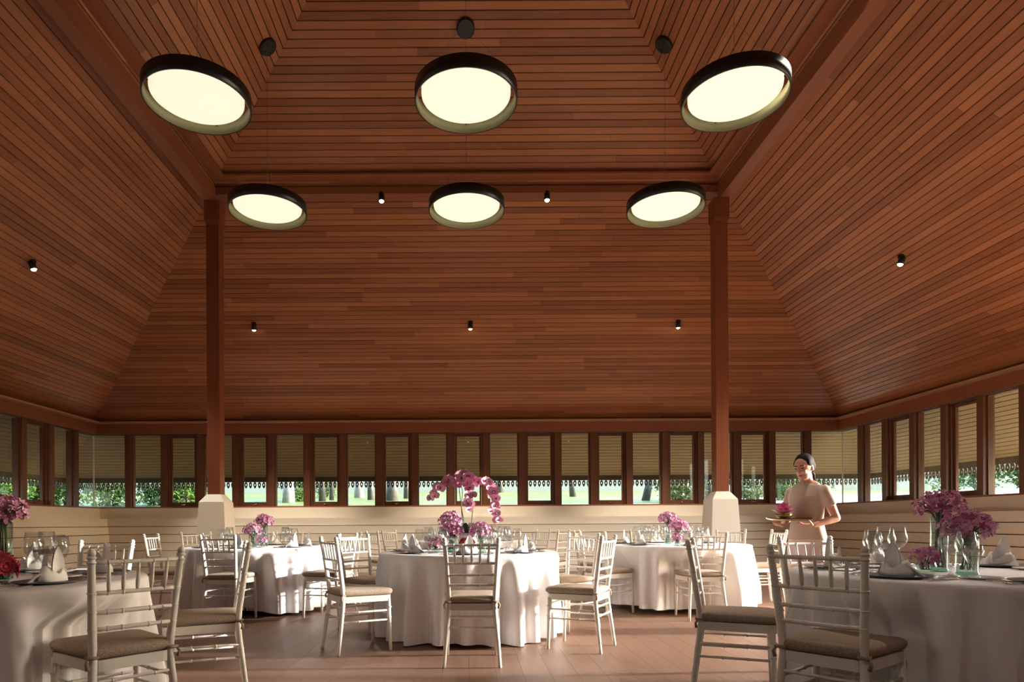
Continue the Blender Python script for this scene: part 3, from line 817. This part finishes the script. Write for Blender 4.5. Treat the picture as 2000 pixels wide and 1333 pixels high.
# ------------------------------------------------------------------ flowers and vases
def petal_mesh(mb, ang, ln, wd, tilt, cup=.25):
    n = 5; M_ = Matrix.Rotation(ang, 4, 'Z') @ Matrix.Rotation(-tilt, 4, 'Y')
    v = []
    for i in range(n):
        t = i / (n - 1); ww = wd * math.sin(math.pi * min(1, .12 + .80 * t)) ** .8 * (1 if i < n - 1 else .45)
        for u in (-1, 0, 1): v.append(M_ @ Vector((ln * t, u * ww, cup * ln * (t * t * .5) + abs(u) * ww * .25)))
    f = []
    for i in range(n - 1):
        for j in range(2): f.append((i * 3 + j, i * 3 + j + 1, (i + 1) * 3 + j + 1, (i + 1) * 3 + j))
    mb.add(v, f)
def bloom_mesh(kind):
    m = MB()
    if kind == 'mokara':
        for k in range(5): petal_mesh(m, R(72 * k + 18), .024, .0070, R(24))
        m.ball((0, 0, .005), (.005, .005, .007), 6, 4)
        return m.mesh('bloom', mokara_m, True, False)
    if kind == 'phal':
        for k in range(3): petal_mesh(m, R(120 * k + 90), .038, .015, R(8), .1)
        for s in (0, 180): petal_mesh(m, R(s + (12 if s == 0 else -12)), .042, .027, R(10), .1)
        return m.mesh('bloom', phal_m, True, False)
    if kind == 'gerbera':
        for k in range(14): petal_mesh(m, R(360 / 14 * k), .042, .0085, R(14), .15)
        for k in range(12): petal_mesh(m, R(30 * k + 9), .028, .006, R(38), .1)
        m.ball((0, 0, .006), (.010, .010, .006), 8, 5)
        return m.mesh('bloom', red_m, True, False)
BL = {k: bloom_mesh(k) for k in ('mokara', 'phal', 'gerbera')}
m = MB(); m.ball((0, 0, .008), (.007, .009, .010), 8, 5); LIPM = m.mesh('lip', lip_m, True)
def aim(o, d, roll=0):
    o.rotation_mode = 'QUATERNION'
    q = Vector(d).normalized().to_track_quat('Z', 'Y'); o.rotation_quaternion = q @ Matrix.Rotation(roll, 3, 'Z').to_quaternion()
def bouquet(loc, base_z, rad, n, lab, seed, kind='mokara', flat=.75, extra=None, sz=1.0):
    """a dome of blooms whose stems reach down to base_z"""
    r_ = random.Random(seed); t = thing('orchid_bouquet' if kind == 'mokara' else 'flower_posy', lab, 'flowers', loc, r_.uniform(0, 6), 'cut flower arrangements')
    st = MB()
    for k in range(n):
        ct = 1 - 1.45 * (k + .5) / n; ph = k * 2.399 + r_.uniform(-.3, .3); s_ = math.sqrt(max(0, 1 - ct * ct))
        d = Vector((s_ * math.cos(ph), s_ * math.sin(ph), ct)); rr = rad * r_.uniform(.72, 1.08)
        p = Vector((d.x * rr, d.y * rr, d.z * rr * flat))
        o = inst('bloom', BL[kind if not (extra and k % 5 == 0) else extra], t, p, sc=sz * r_.uniform(.85, 1.2)); aim(o, d + Vector((0, 0, .25)), r_.uniform(0, 6))
        if k % 2 == 0: st.tube([p * .96, p * .45 + Vector((0, 0, -.02)), (p.x * .10, p.y * .10, -rad * .8)], .0022, 4)
    for k in range(7):
        a = R(51 * k); q = .028 if base_z < -.1 else .02
        st.tube([(.010 * math.cos(a), .010 * math.sin(a), -rad * .45), (.016 * math.cos(a + .6), .016 * math.sin(a + .6), (base_z - rad) * .5), (q * math.cos(a + 1), q * math.sin(a + 1), base_z)], .0032, 5)
    st.build('stem', stem_m, t)
    # inner filler keeps the heart of the bunch dark and dense
    f = MB()
    for k in range(40):
        d = Vector((r_.gauss(0, 1), r_.gauss(0, 1), r_.gauss(0, 1))).normalized() * rad * r_.uniform(.3, .75)
        o0 = len(f.v); petal_mesh(f, 0, .035, .010, 0); f.xf(Matrix.Translation((d.x, d.y, d.z * flat)) @ d.to_track_quat('X', 'Z').to_matrix().to_4x4(), o0)
    tag(f.build('filler_petals', mokara_m if kind != 'gerbera' else red_m, t, True, False), kind='stuff')
    return t
def vase(x, y, r, h, lab):
    t = thing('glass_vase', lab, 'vase', (x, y, TZ), 0, 'cylindrical glass vases')
    m = MB(); m.lathe([(r, .012), (r, h), (r - .003, h), (r - .004, .014)], 32, close=True); m.build('cylinder', vase_g, t, True)
    m = MB(); m.lathe([(.001, 0), (r - .001, .0), (r, .004), (r, .0125), (.001, .0125)], 32); m.build('base', vase_base, t, True)
    return t
def bowlvase(x, y, lab):
    m = MB(); m.lathe([(.001, .001), (.028, .001), (.042, .018), (.047, .038), (.042, .058), (.034, .068), (.032, .068), (.040, .057), (.044, .038), (.038, .018), (.001, .006)], 28)
    t = inst('bud_bowl', m.mesh('bud_bowl', vase_g, True), None, (x, y, TZ)); tag(t, lab, 'bowl vase', 'round glass bowls'); return t
def dressing(i, tall, mid, low, seed, kinds=('mokara', 'mokara', 'mokara')):
    tn = TN[i]
    (x, y, h) = tall
    vase(x, y, .040, h, 'tall clear glass cylinder vase on ' + tn)
    bouquet((x, y, TZ + h + .055), -h - .035, .105, 78, 'magenta orchid bunch topping the tall vase on ' + tn, seed)
    (x, y, h) = mid
    vase(x, y, .047, h, 'lower wide glass cylinder vase on ' + tn)
    bouquet((x, y, TZ + h + .045), -h - .020, .108, 78, 'magenta orchid bunch topping the lower vase on ' + tn, seed + 1)
    if low:
        (x, y) = low
        bowlvase(x, y, 'small round glass bowl of flowers on ' + tn)
        bouquet((x, y, TZ + .085), -.06, .062, 18, ('red gerbera posy' if kinds[2] == 'gerbera' else 'small magenta orchid posy') + ' in the round bowl on ' + tn, seed + 2, kinds[2], sz=1.0)
dressing(4, (2.47, 3.36, .285), (2.43, 3.12, .185), (2.27, 3.18), 40)
dressing(3, (-2.34, 3.22, .285), (-2.54, 3.10, .185), (-2.15, 2.93), 50, ('mokara', 'mokara', 'gerbera'))
dressing(1, (-2.49, 7.80, .25), (-2.57, 7.62, .15), (-2.44, 7.55), 60)
dressing(2, (2.43, 7.80, .25), (2.50, 7.62, .17), (2.42, 7.42), 70)
dressing(0, (-.17, 6.15, .24), (-.155, 5.92, .15), (-.30, 5.87), 80)
x, y = .115, 5.90
vase(x, y, .045, .15, 'lower glass cylinder vase beside the white orchid pot')
bouquet((x, y, TZ + .195), -.17, .105, 78, 'magenta orchid bunch beside the white orchid pot', 90)
bowlvase(-.01, 5.68, 'small round glass bowl in front of the white orchid pot')
bouquet((-.01, 5.68, TZ + .085), -.06, .06, 16, 'small reddish posy in front of the white orchid pot', 91, 'gerbera', sz=.75)
# potted moth orchid
px, py = -.01, 6.06
t = thing('potted_orchid', 'tall pink moth orchid in a white pot, centrepiece of the middle table', 'potted plant', (px, py, TZ))
m = MB(); m.lathe([(.001, 0), (.075, 0), (.085, .01), (.098, .15), (.103, .175), (.095, .175), (.09, .15), (.001, .145)], 32); m.build('pot', china_m, t, True)
m = MB(); m.lathe([(.001, .15), (.09, .148)], 20); m.build('moss', mat('moss', (.05, .06, .02), .95), t)
for k in range(6):
    a = R(60 * k + 15); ln = (.20, .24)[k % 2]; lf = MB(); c_, s_ = math.cos(a), math.sin(a)
    for i in range(8):
        q = i / 7; ww = .028 * math.sin(math.pi * min(1, .15 + .85 * q)) + .001; rr = .02 + ln * q * .9; z = .15 + .13 * math.sin(q * 2.2) - .02 * q
        lf.v += [(rr * c_ - s_ * ww, rr * s_ + c_ * ww, z + .006), (rr * c_, rr * s_, z), (rr * c_ + s_ * ww, rr * s_ - c_ * ww, z + .006)]
    for i in range(7):
        for j in range(2): lf.f.append((i * 3 + j, i * 3 + j + 1, (i + 1) * 3 + j + 1, (i + 1) * 3 + j))
    lf.build('leaf', leafd_m, t, True, False)
def arc(pts, n=18):
    out = []
    P = [Vector(p) for p in pts]; P = [P[0] * 2 - P[1]] + P + [P[-1] * 2 - P[-2]]
    for i in range(1, len(P) - 2):
        for j in range(n):
            s_ = j / n; a, b, c, d = P[i - 1:i + 3]
            out.append(.5 * ((2 * b) + (c - a) * s_ + (2 * a - 5 * b + 4 * c - d) * s_ ** 2 + (3 * b - a - 3 * c + d) * s_ ** 3))
    out.append(P[-2]); return out
ro = random.Random(5)
stems = [([(-.03, 0, .15), (-.055, 0, .40), (-.05, -.01, .60), (-.14, -.02, .675), (-.24, -.03, .63), (-.33, -.03, .545), (-.36, -.03, .51)], .42, 13),
         ([(.03, .01, .15), (.05, .01, .40), (.055, .01, .58), (.12, 0, .685), (.20, -.01, .60), (.235, -.01, .47), (.255, -.01, .33), (.26, -.01, .27)], .46, 13),
         ([(-.01, -.02, .15), (-.06, -.02, .45), (-.07, -.03, .66), (.0, -.05, .72), (.03, -.06, .60), (.02, -.06, .46), (.03, -.06, .40)], .36, 20)]
for pts, t0, nb in stems:
    cv = arc(pts); MB().tube(cv, [.0045 * (1 - .6 * k / len(cv)) for k in range(len(cv))], 6).build('flower_stem', stem_m, t, True)
    for k in range(nb):
        q = t0 + (.93 - t0) * k / (nb - 1); p = cv[int(q * (len(cv) - 1))]
        d = Vector((ro.uniform(-.6, .6), -1, ro.uniform(-.15, .35))); off = Vector((ro.uniform(-.045, .045), ro.uniform(-.05, .0), ro.uniform(-.045, .035)))
        o = inst('bloom', BL['phal'], t, p + off, sc=(1.45 - .45 * k / nb) * ro.uniform(.9, 1.1)); aim(o, d, ro.uniform(-.3, .3))
        inst('lip', LIPM, o)
    m = MB()
    for q in (.95, .975, 1.0): m.ball(cv[int(q * (len(cv) - 1))], (.008, .008, .010), 6, 5)
    m.build('bud', mat('bud', (.30, .22, .16), .6), t)

# ------------------------------------------------------------------ the server
def cap(mb, pts, rads, n=14):
    """tapered limb with rounded joints"""
    mb.tube(pts, rads, n)
    for p, r in zip(pts, rads): mb.ball(p, r, n, 8)
def remesh(o, vox, it=6, fac=.5):
    md = o.modifiers.new('fuse', 'REMESH'); md.mode = 'VOXEL'; md.voxel_size = vox; md.use_smooth_shade = True
    ms = o.modifiers.new('relax', 'SMOOTH'); ms.factor = fac; ms.iterations = it
PER = thing('person', 'woman in beige short-sleeved blouse and pink skirt carrying a flower tray', 'person', (3.18, 6.02, 0), R(203))
HT = Matrix.Translation((.0, 0, 1.42)) @ Matrix.Rotation(R(14), 4, 'Y') @ Matrix.Rotation(R(12), 4, 'Z') @ Matrix.Translation((0, 0, -1.42))
b = MB()
# head in its own frame, then tilted down towards the tray
i0 = len(b.v)
b.ball((.005, 0, 1.545), (.094, .074, .098), 20, 14)          # skull
b.ball((.035, 0, 1.480), (.060, .056, .075), 16, 10)          # face and jaw
b.ball((.062, 0, 1.432), (.026, .028, .022), 12, 8)           # chin
b.tube([(.092, 0, 1.545), (.108, 0, 1.515), (.112, 0, 1.502)], [.009, .013, .012], 10); b.ball((.110, 0, 1.503), .014, 10, 8)
for s in (-1, 1):
    b.ball((-.005, s * .074, 1.515), (.018, .009, .030), 10, 8)   # ears
    b.ball((.070, s * .030, 1.500), (.024, .022, .022), 10, 8)    # cheeks
    b.ball((.080, s * .028, 1.553), (.014, .024, .010), 10, 6)    # brow
b.xf(HT, i0)
cap(b, [(-.02, 0, 1.30), (-.008, 0, 1.38), (.0, 0, 1.45)], [.062, .050, .050])
# trunk
for z, rx, ry, ox in ((1.32, .07, .15, -.01), (1.24, .09, .155, 0), (1.14, .088, .14, .005), (1.04, .078, .125, 0), (.95, .09, .145, -.005), (.86, .105, .165, -.01)):
    b.ball((ox, 0, z), (rx, ry, .09), 20, 10)
for s in (-1, 1):                                             # legs, one slightly ahead
    k = .07 * s
    cap(b, [(-.01, s * .085, .86), (.02 + k, s * .09, .50), (-.02 + k * 1.3, s * .085, .10)], [.082, .056, .038])
    b.ball((.045 + k * 1.3, s * .085, .045), (.105, .038, .042), 14, 8)
AR = {1: [(-.015, .175, 1.295), (-.105, .225, 1.045), (.110, .165, .985)], -1: [(-.015, -.175, 1.295), (-.04, -.235, 1.05), (.150, -.140, .985)]}
for s in (1, -1):
    a = AR[s]
    cap(b, [a[0], ((a[0][0] + a[1][0]) / 2, (a[0][1] + a[1][1]) / 2, (a[0][2] + a[1][2]) / 2), a[1]], [.047, .042, .036])
    cap(b, [a[1], tuple((a[1][k] * .6 + a[2][k] * .4) for k in range(3)), a[2]], [.036, .034, .024])
    w_ = Vector(a[2]); fw = Vector((.93, -s * .35, .02)).normalized(); sd = Vector((fw.y, -fw.x, 0)) * s
    pm = w_ + fw * .055
    b.ball(tuple(pm), (.048, .036, .015), 12, 8)
    for q, ln in ((-.027, .062), (-.009, .072), (.009, .068), (.026, .052)):   # four fingers spread under the tray
        p0 = pm + fw * .03 + sd * q; p1 = p0 + fw * ln * .55 + Vector((0, 0, .006)); p2 = p1 + fw * ln * .45 + Vector((0, 0, .016))
        cap(b, [tuple(p0), tuple(p1), tuple(p2)], [.0095, .0088, .0078], 8)
    t0 = w_ + fw * .03 + sd * -.03; t1 = t0 + fw * .025 - sd * .022 + Vector((0, 0, .015)); t2 = t1 + fw * .022 - sd * .004 + Vector((0, 0, .022))
    cap(b, [tuple(t0), tuple(t1), tuple(t2)], [.012, .0105, .009], 8)
o = b.build('body', skin_m, PER, True); remesh(o, .0055, 4)
h = MB()
h.ball((-.005, 0, 1.564), (.096, .081, .090), 20, 14)
h.ball((-.045, 0, 1.520), (.062, .076, .075), 16, 10)
for s in (-1, 1): h.ball((.020, s * .062, 1.560), (.045, .020, .040), 12, 8)
h.ball((-.085, 0, 1.470), (.030, .034, .034), 12, 8)
h.tube([(-.09, 0, 1.47), (-.105, .01, 1.42), (-.10, .015, 1.37)], [.022, .020, .008], 10)
h.xf(Matrix.Translation((-.012, 0, .008))); h.xf(HT)
o = h.build('hair', hair_m, PER, True); remesh(o, .007, 3)
for s in (-1, 1):
    e = MB(); e.ball((.092, s * .030, 1.535), (.008, .017, .005), 10, 6); e.xf(HT); e.build('eye', eye_m, PER, True)
    e = MB(); e.tube([(.096, s * .012, 1.556), (.096, s * .030, 1.561), (.084, s * .046, 1.556)], [.003, .0042, .002], 6); e.xf(HT); e.build('eyebrow', hair_m, PER, True)
e = MB(); e.ball((.094, 0, 1.464), (.010, .024, .0075), 10, 6); e.xf(HT); e.build('lips', lipskin_m, PER, True)
# blouse: loose shell with short sleeves
g = MB()
g.lathe([(.001, 0)], 3) if False else None
n = 28; rings = [(1.392, .056, .058, -.010), (1.378, .068, .085, -.012), (1.350, .086, .155, -.012), (1.25, .112, .178, 0), (1.14, .112, .168, .004), (1.02, .105, .155, 0), (.94, .116, .170, -.006), (.845, .132, .192, -.012)]
for z, rx, ry, ox in rings:
    for k in range(n):
        a = 2 * math.pi * k / n; wv = 1 + .02 * math.sin(5 * a + z * 9)
        g.v.append((ox + rx * math.cos(a) * wv, ry * math.sin(a) * wv, z))
for i in range(len(rings) - 1):
    for k in range(n): g.f.append((i * n + k, i * n + (k + 1) % n, (i + 1) * n + (k + 1) % n, (i + 1) * n + k))
g.f.append(tuple(range(n))); g.f.append(tuple((len(rings) - 1) * n + k for k in range(n)))
for s in (1, -1):
    a = AR[s]; q = .52
    e_ = tuple(a[0][k] * (1 - q) + a[1][k] * q for k in range(3))
    g.tube([(a[0][0], a[0][1] * .75, a[0][2] + .015), a[0], e_], [.052, .060, .066], 18); g.ball(a[0], .060, 16, 10)
o = g.build('blouse', blouse_m, PER, True); remesh(o, .009, 3)
m = MB(); rings = [(.87, .120, .178, -.01), (.80, .130, .190, -.01), (.60, .130, .185, 0), (.35, .135, .180, .01), (.12, .150, .185, .01)]
for z, rx, ry, ox in rings:
    for k in range(36):
        a = 2 * math.pi * k / 36; wv = 1 + .035 * (.87 - z) * math.sin(9 * a + 2 * z)
        m.v.append((ox + rx * math.cos(a) * wv, ry * math.sin(a) * wv, z))
for i in range(len(rings) - 1):
    for k in range(36): m.f.append((i * 36 + k, i * 36 + (k + 1) % 36, (i + 1) * 36 + (k + 1) % 36, (i + 1) * 36 + k))
m.build('skirt', skirt_m, PER, True)
for s in (-1, 1):
    k = .07 * s; m = MB(); m.ball((.05 + k * 1.3, s * .085, .030), (.115, .046, .032), 14, 8); m.build('shoe', mat('shoe', (.12, .08, .06), .5), PER, True)
# tray, bowl and lotus carried on the hands
Mw = Matrix.Translation((3.18, 6.02, 0)) @ Matrix.Rotation(R(203), 4, 'Z')
tw = Mw @ Vector((.235, .015, 1.016))
tr = MB(); n1, n2 = 33, 9
for i in range(n1):
    u = -1 + 2 * i / (n1 - 1); ww = .115 * (1 - abs(u) ** 2.6) ** .75 + .002
    for j in range(n2):
        q = -1 + 2 * j / (n2 - 1); tr.v.append((u * .235, q * ww, .012 + .030 * abs(u) ** 4 + .020 * q * q * (1 - u * u)))
k = len(tr.v)
for i in range(n1 - 1):
    for j in range(n2 - 1): tr.f.append((i * n2 + j, i * n2 + j + 1, (i + 1) * n2 + j + 1, (i + 1) * n2 + j))
f0 = list(tr.f)
for p in list(tr.v): tr.v.append((p[0], p[1], p[2] - .006))
for q in f0: tr.f.append(tuple(x + k for x in reversed(q)))
o = tr.build('serving_tray', bronze_m, None, True, False); o.location = tw; o.rotation_euler = (0, 0, R(8))
tag(o, 'pointed oval bronze tray held by the walking woman', 'tray')
m = MB(); m.lathe([(.001, .0), (.035, .0), (.040, .006), (.066, .030), (.078, .058), (.075, .059), (.062, .032), (.001, .010)], 28)
bx = tw + Vector((-.055, 0, .0145))
o = inst('offering_bowl', m.mesh('offering_bowl', bronze_m, True), None, bx); tag(o, 'small bronze bowl holding a pink flower on the carried tray', 'bowl')
t = thing('pink_flower', 'big pink many-petalled flower in the bowl on the carried tray', 'flower', bx + Vector((0, 0, .05)))
pm_ = MB(); petal_mesh(pm_, 0, .105, .024, 0, .35); PET = pm_.mesh('petal', lotus_m, True, False)
for ring, (cnt, tl, sc) in enumerate(((9, 10, 1.05), (9, 32, 1.0), (7, 52, .95), (5, 72, .85))):
    for k in range(cnt): inst('petal', PET, t, (0, 0, .01 + .006 * ring), (0, -R(tl), R(360 / cnt * k + 17 * ring)), sc)
m = MB(); m.tube([(0, 0, -.035), (0, 0, .015)], .008, 6); m.build('stem', stem_m, t)

# ------------------------------------------------------------------ outdoors
def sstep(t): t = max(0, min(1, t)); return t * t * (3 - 2 * t)
def ground_z(x, y):
    r = max(y - CY - 9.9, (abs(x) - 10.2) * sstep((y - 9.6) / 1.6))
    return -0.35 + 1.82 * sstep(r / 1.7) + .075 * max(0, min(r - 1.2, 14))
m = MB(); xs = [-60, -45, -35] + [-30 + 1.0 * k for k in range(61)] + [35, 45, 60]; ys = [-40, -20, -8] + [-2 + 1.0 * k for k in range(38)] + [40, 48, 60]
for y in ys:
    for x in xs: m.v.append((x, y, ground_z(x, y)))
nx = len(xs)
for j in range(len(ys) - 1):
    for i in range(nx - 1): m.f.append((j * nx + i, j * nx + i + 1, (j + 1) * nx + i + 1, (j + 1) * nx + i))
gm = grass_m; gb = gm.node_tree.nodes['Principled BSDF']; src = gb.inputs['Base Color'].links[0].from_socket
tcn = N(gm, 'ShaderNodeTexCoord'); sp = N(gm, 'ShaderNodeSeparateXYZ'); L(gm, tcn.outputs['Object'], sp.inputs[0])
def mth(op, a, b=None):
    n_ = N(gm, 'ShaderNodeMath'); n_.operation = op
    for i_, q_ in enumerate((a, b)):
        if q_ is None: continue
        if hasattr(q_, 'links'): L(gm, q_, n_.inputs[i_])
        else: n_.inputs[i_].default_value = q_
    return n_.outputs[0]
dist = mth('MAXIMUM', mth('ABSOLUTE', sp.outputs[0]), mth('ABSOLUTE', mth('SUBTRACT', sp.outputs[1], CY)))
mrn = N(gm, 'ShaderNodeMapRange'); mrn.inputs['From Min'].default_value = 11.6; mrn.inputs['From Max'].default_value = 12.6; L(gm, dist, mrn.inputs[0])
mxn = N(gm, 'ShaderNodeMix'); mxn.data_type = 'RGBA'; mr2 = N(gm, 'ShaderNodeMapRange'); mr2.inputs['From Min'].default_value = -1.0; mr2.inputs['From Max'].default_value = 5.0; L(gm, sp.outputs[0], mr2.inputs[0])
mx2 = N(gm, 'ShaderNodeMix'); mx2.data_type = 'RGBA'; mx2.inputs[6].default_value = (.13, .10, .06, 1); mx2.inputs[7].default_value = (.62, .50, .33, 1); L(gm, mr2.outputs[0], mx2.inputs[0]); L(gm, mx2.outputs[2], mxn.inputs[6])  # ground by the eaves dark on one side, pale on the other, for soffit bounce
L(gm, mrn.outputs[0], mxn.inputs[0]); L(gm, src, mxn.inputs[7]); L(gm, mxn.outputs[2], gb.inputs['Base Color'])
tag(m.build('ground', grass_m, None, True, False), kind='structure')
tag(MB().box(-10.6, .6, CY - 10.6, CY + 10.3, -.40, -.33).build('trim_4', mat('dark_bounce_ground', (.13, .10, .06), .9)), kind='structure')  # unseen dark ground added to keep this half of the soffit dim
tag(MB().box(.6, 10.6, CY - 10.6, CY + 10.3, -.40, -.33).build('trim_5', mat('pale_bounce_ground', (.62, .52, .36), .9)), kind='structure')  # unseen pale ground added to throw light up onto the soffit
# pale drive beyond the corner windows
m = MB(); n = 26
for i in range(n):
    q = i / (n - 1); cy_ = 16.6 + 9 * q ** 1.2
    for j in range(9):
        x = 9.2 + 16 * q + (j / 8 - .5) * 7; y = cy_ + (j / 8 - .5) * -5 + .5
        m.v.append((x, y, ground_z(x, y) + .03))
for i in range(n - 1):
    for j in range(8): m.f.append((i * 9 + j, i * 9 + j + 1, (i + 1) * 9 + j + 1, (i + 1) * 9 + j))
tag(m.build('driveway', road_m, None, True, False), 'pale paved drive beyond the corner window', 'driveway')
tag(MB().box(-26, 24, CY - 26, CY - 8.5, -.36, -.30).build('bounce_terrace', road_m), kind='structure')  # unseen pale slab added to bounce light up to the ceiling
tag(MB().box(-34, -10.2, CY - 12, CY + 2.8, -.36, -.30).build('bounce_terrace', road_m), kind='structure')  # unseen slab added on the hedge side to light the opposite roof slope
# garden boundary wall with posts
t = thing('garden_wall', 'pale green-grey boundary wall beyond the lawn', 'wall', (0, 33.5, 0))
MB().box(-34, 34, 0, .3, 1.2, 5.4).build('wall_face', gwall_m, t); MB().box(-34, 34, -.06, .36, 5.4, 5.55).build('coping', cream_w, t)
# leaf masses
def leaves(n, rx, ry, rz, size, seed, hollow=.45, zc=0):
    r_ = random.Random(seed); m = MB()
    for _ in range(n):
        d = Vector((r_.gauss(0, 1), r_.gauss(0, 1), r_.gauss(0, 1))).normalized() * r_.uniform(hollow, 1) ** .6
        lump = 1 + .22 * math.sin(5 * d.x + seed) * math.cos(4 * d.y) + .15 * math.sin(7 * d.z)
        p = Vector((d.x * rx * lump, d.y * ry * lump, zc + d.z * rz * lump)); L_ = size * r_.uniform(.6, 1.3)
        q = Matrix.Translation(p) @ Matrix.Rotation(r_.uniform(0, 6.28), 4, 'Z') @ Matrix.Rotation(r_.uniform(-1.0, 1.0), 4, 'Y') @ Matrix.Rotation(r_.uniform(-.8, .8), 4, 'X')
        v = [q @ Vector(c) for c in ((0, 0, 0), (L_ * .45, L_ * .26, .06 * L_), (L_, 0, -.12 * L_), (L_ * .45, -L_ * .26, .06 * L_))]
        m.add(v, [(0, 1, 2), (0, 2, 3)])
    return m
SH = [leaves(1500, .75, .75, .80, .15, 100 + k, .25, 0).mesh('foliage', (leaf1, leaf2, leaf1)[k], False, False) for k in range(3)]
def stemset(seed, h):
    r_ = random.Random(seed); m = MB()
    for k in range(9):
        a = r_.uniform(0, 6.28); m.tube([(.10 * math.cos(a), .10 * math.sin(a), -h), (.22 * math.cos(a), .22 * math.sin(a), -h * .3), (.45 * math.cos(a + .3), .45 * math.sin(a + .3), .25)], [.02, .016, .008], 5)
    return m.mesh('stem', bark_m, True)
STM = [stemset(k, 1.0) for k in range(2)]
def at(px, d): return (px - 917) / 1250 * d
SHR = []
def shrub(x, y, sc, kind, lab, lift=.55):
    z = ground_z(x, y) + lift * sc
    t = thing('shrub', lab, 'shrub', (x, y, z), rnd.uniform(0, 6), 'shrubs outside the windows')
    f = inst('foliage', SH[kind], t, sc=sc); f['kind'] = 'stuff'; inst('stem', STM[kind % 2], t, sc=(sc, sc, lift * sc * 1.02))
hl = 'leafy green shrub of the tall hedge outside the hedge-side windows'
for k in range(9): shrub(-8.0 - 1.15 * k + rnd.uniform(-.2, .2), 18.2 + rnd.uniform(-.3, .5), rnd.uniform(.85, 1.05), k % 2 * 2, hl, .62)
for k in range(8): shrub(-12.6 + rnd.uniform(-.3, .3), 10.9 + 1.05 * k, rnd.uniform(.85, 1.05), (k % 2) * 2, hl, .5)
for k in range(7): shrub(12.8 + rnd.uniform(-.3, .4), 10.3 + 1.1 * k - (0), rnd.uniform(.7, .9), 0 if k % 2 else 2, 'leafy green shrub outside the windows of the server-side wall', 1.15)
for px, d, s_, k, lb in ((585, 21, .7, 0, 'small green shrub beside the pale tree trunk outside'), (362, 19, .75, 1, 'olive shrub outside the window next to the hedge-side pillar'), (1325, 18.5, .85, 1, 'olive shrub outside between the leaning tree and the server-side pillar'),
                         (1345, 20, .8, 2, 'green shrub outside behind the server-side pillar table'), (1468, 18.4, .62, 1, 'yellowish shrub outside the sash window beside the server-side pillar'), (1535, 19, .7, 2, 'green shrub outside the window behind the server'),
                         (1602, 20, .55, 1, 'low shrub outside the corner window near the server'), (640, 25, .6, 1, 'low olive shrub outside among the grey trunks')):
    shrub(at(px, d), d, s_, k, lb, .5)
CR = [leaves(900, .55, .55, 1.5, .24, 200 + k, .3, 0).mesh('crown', (leaf1, leaf2)[k], False, False) for k in range(2)]
def tree(px, d, r0, m_, lean, lab, h=4.2, fork=False):
    x = at(px, d); z = ground_z(x, d) - .1
    t = thing('tree', lab, 'tree', (x, d, z), 0, 'trees in the garden')
    m = MB(); m.tube([(0, 0, 0), (lean * .3 - .01, 0, .6), (lean * .6, .03, 1.5), (lean, 0, h)], [r0 * 1.25, r0, r0 * .92, r0 * .6], 10)
    if fork: m.tube([(lean * .3, 0, .7), (lean * .4 + .12, .05, 1.6), (lean + .5, .1, h)], [r0 * .8, r0 * .7, r0 * .4], 8)
    m.build('trunk', m_, t, True)
    c = inst('crown', CR[0 if r0 > .1 else 1], t, (lean, 0, h + .7), (0, 0, rnd.uniform(0, 6))); c['kind'] = 'stuff'
for a in ((346, 20, .09, bark_m, .0, 'dark slim tree outside beside the hedge-side pillar'), (566, 20, .17, bark_w, .05, 'thick pale-barked tree outside near the hedge-side table'),
          (632, 21, .10, bark_m, .0, 'grey tree outside, paired with a thinner one'), (650, 22, .07, bark_m, .05, 'thin grey tree outside beside a thicker one'),
          (704, 24, .16, bark_w, .0, 'pale tree rising from the lawn with fallen twigs'), (727, 22, .10, bark_m, -.05, 'dark tree at the edge of the lawn with fallen twigs'),
          (768, 21, .18, bark_m, .05, 'stout grey tree outside before the lawn mound'), (797, 23, .10, bark_m, .0, 'slim dark tree beside the stout grey one'),
          (979, 30, .16, bark_m, .0, 'tree standing on the far bright lawn'), (1122, 24, .11, bark_m, -.15, 'forked grey tree on the lawn before the boundary wall'),
          (1262, 20, .11, bark_m, .45, 'leaning grey tree outside near the server-side pillar'), (1388, 20, .12, bark_m, .0, 'grey tree outside right behind the server-side pillar'), (1530, 24, .13, bark_m, 0, 'grey tree outside behind the walking woman')):
    tree(*a, fork='forked' in a[5])
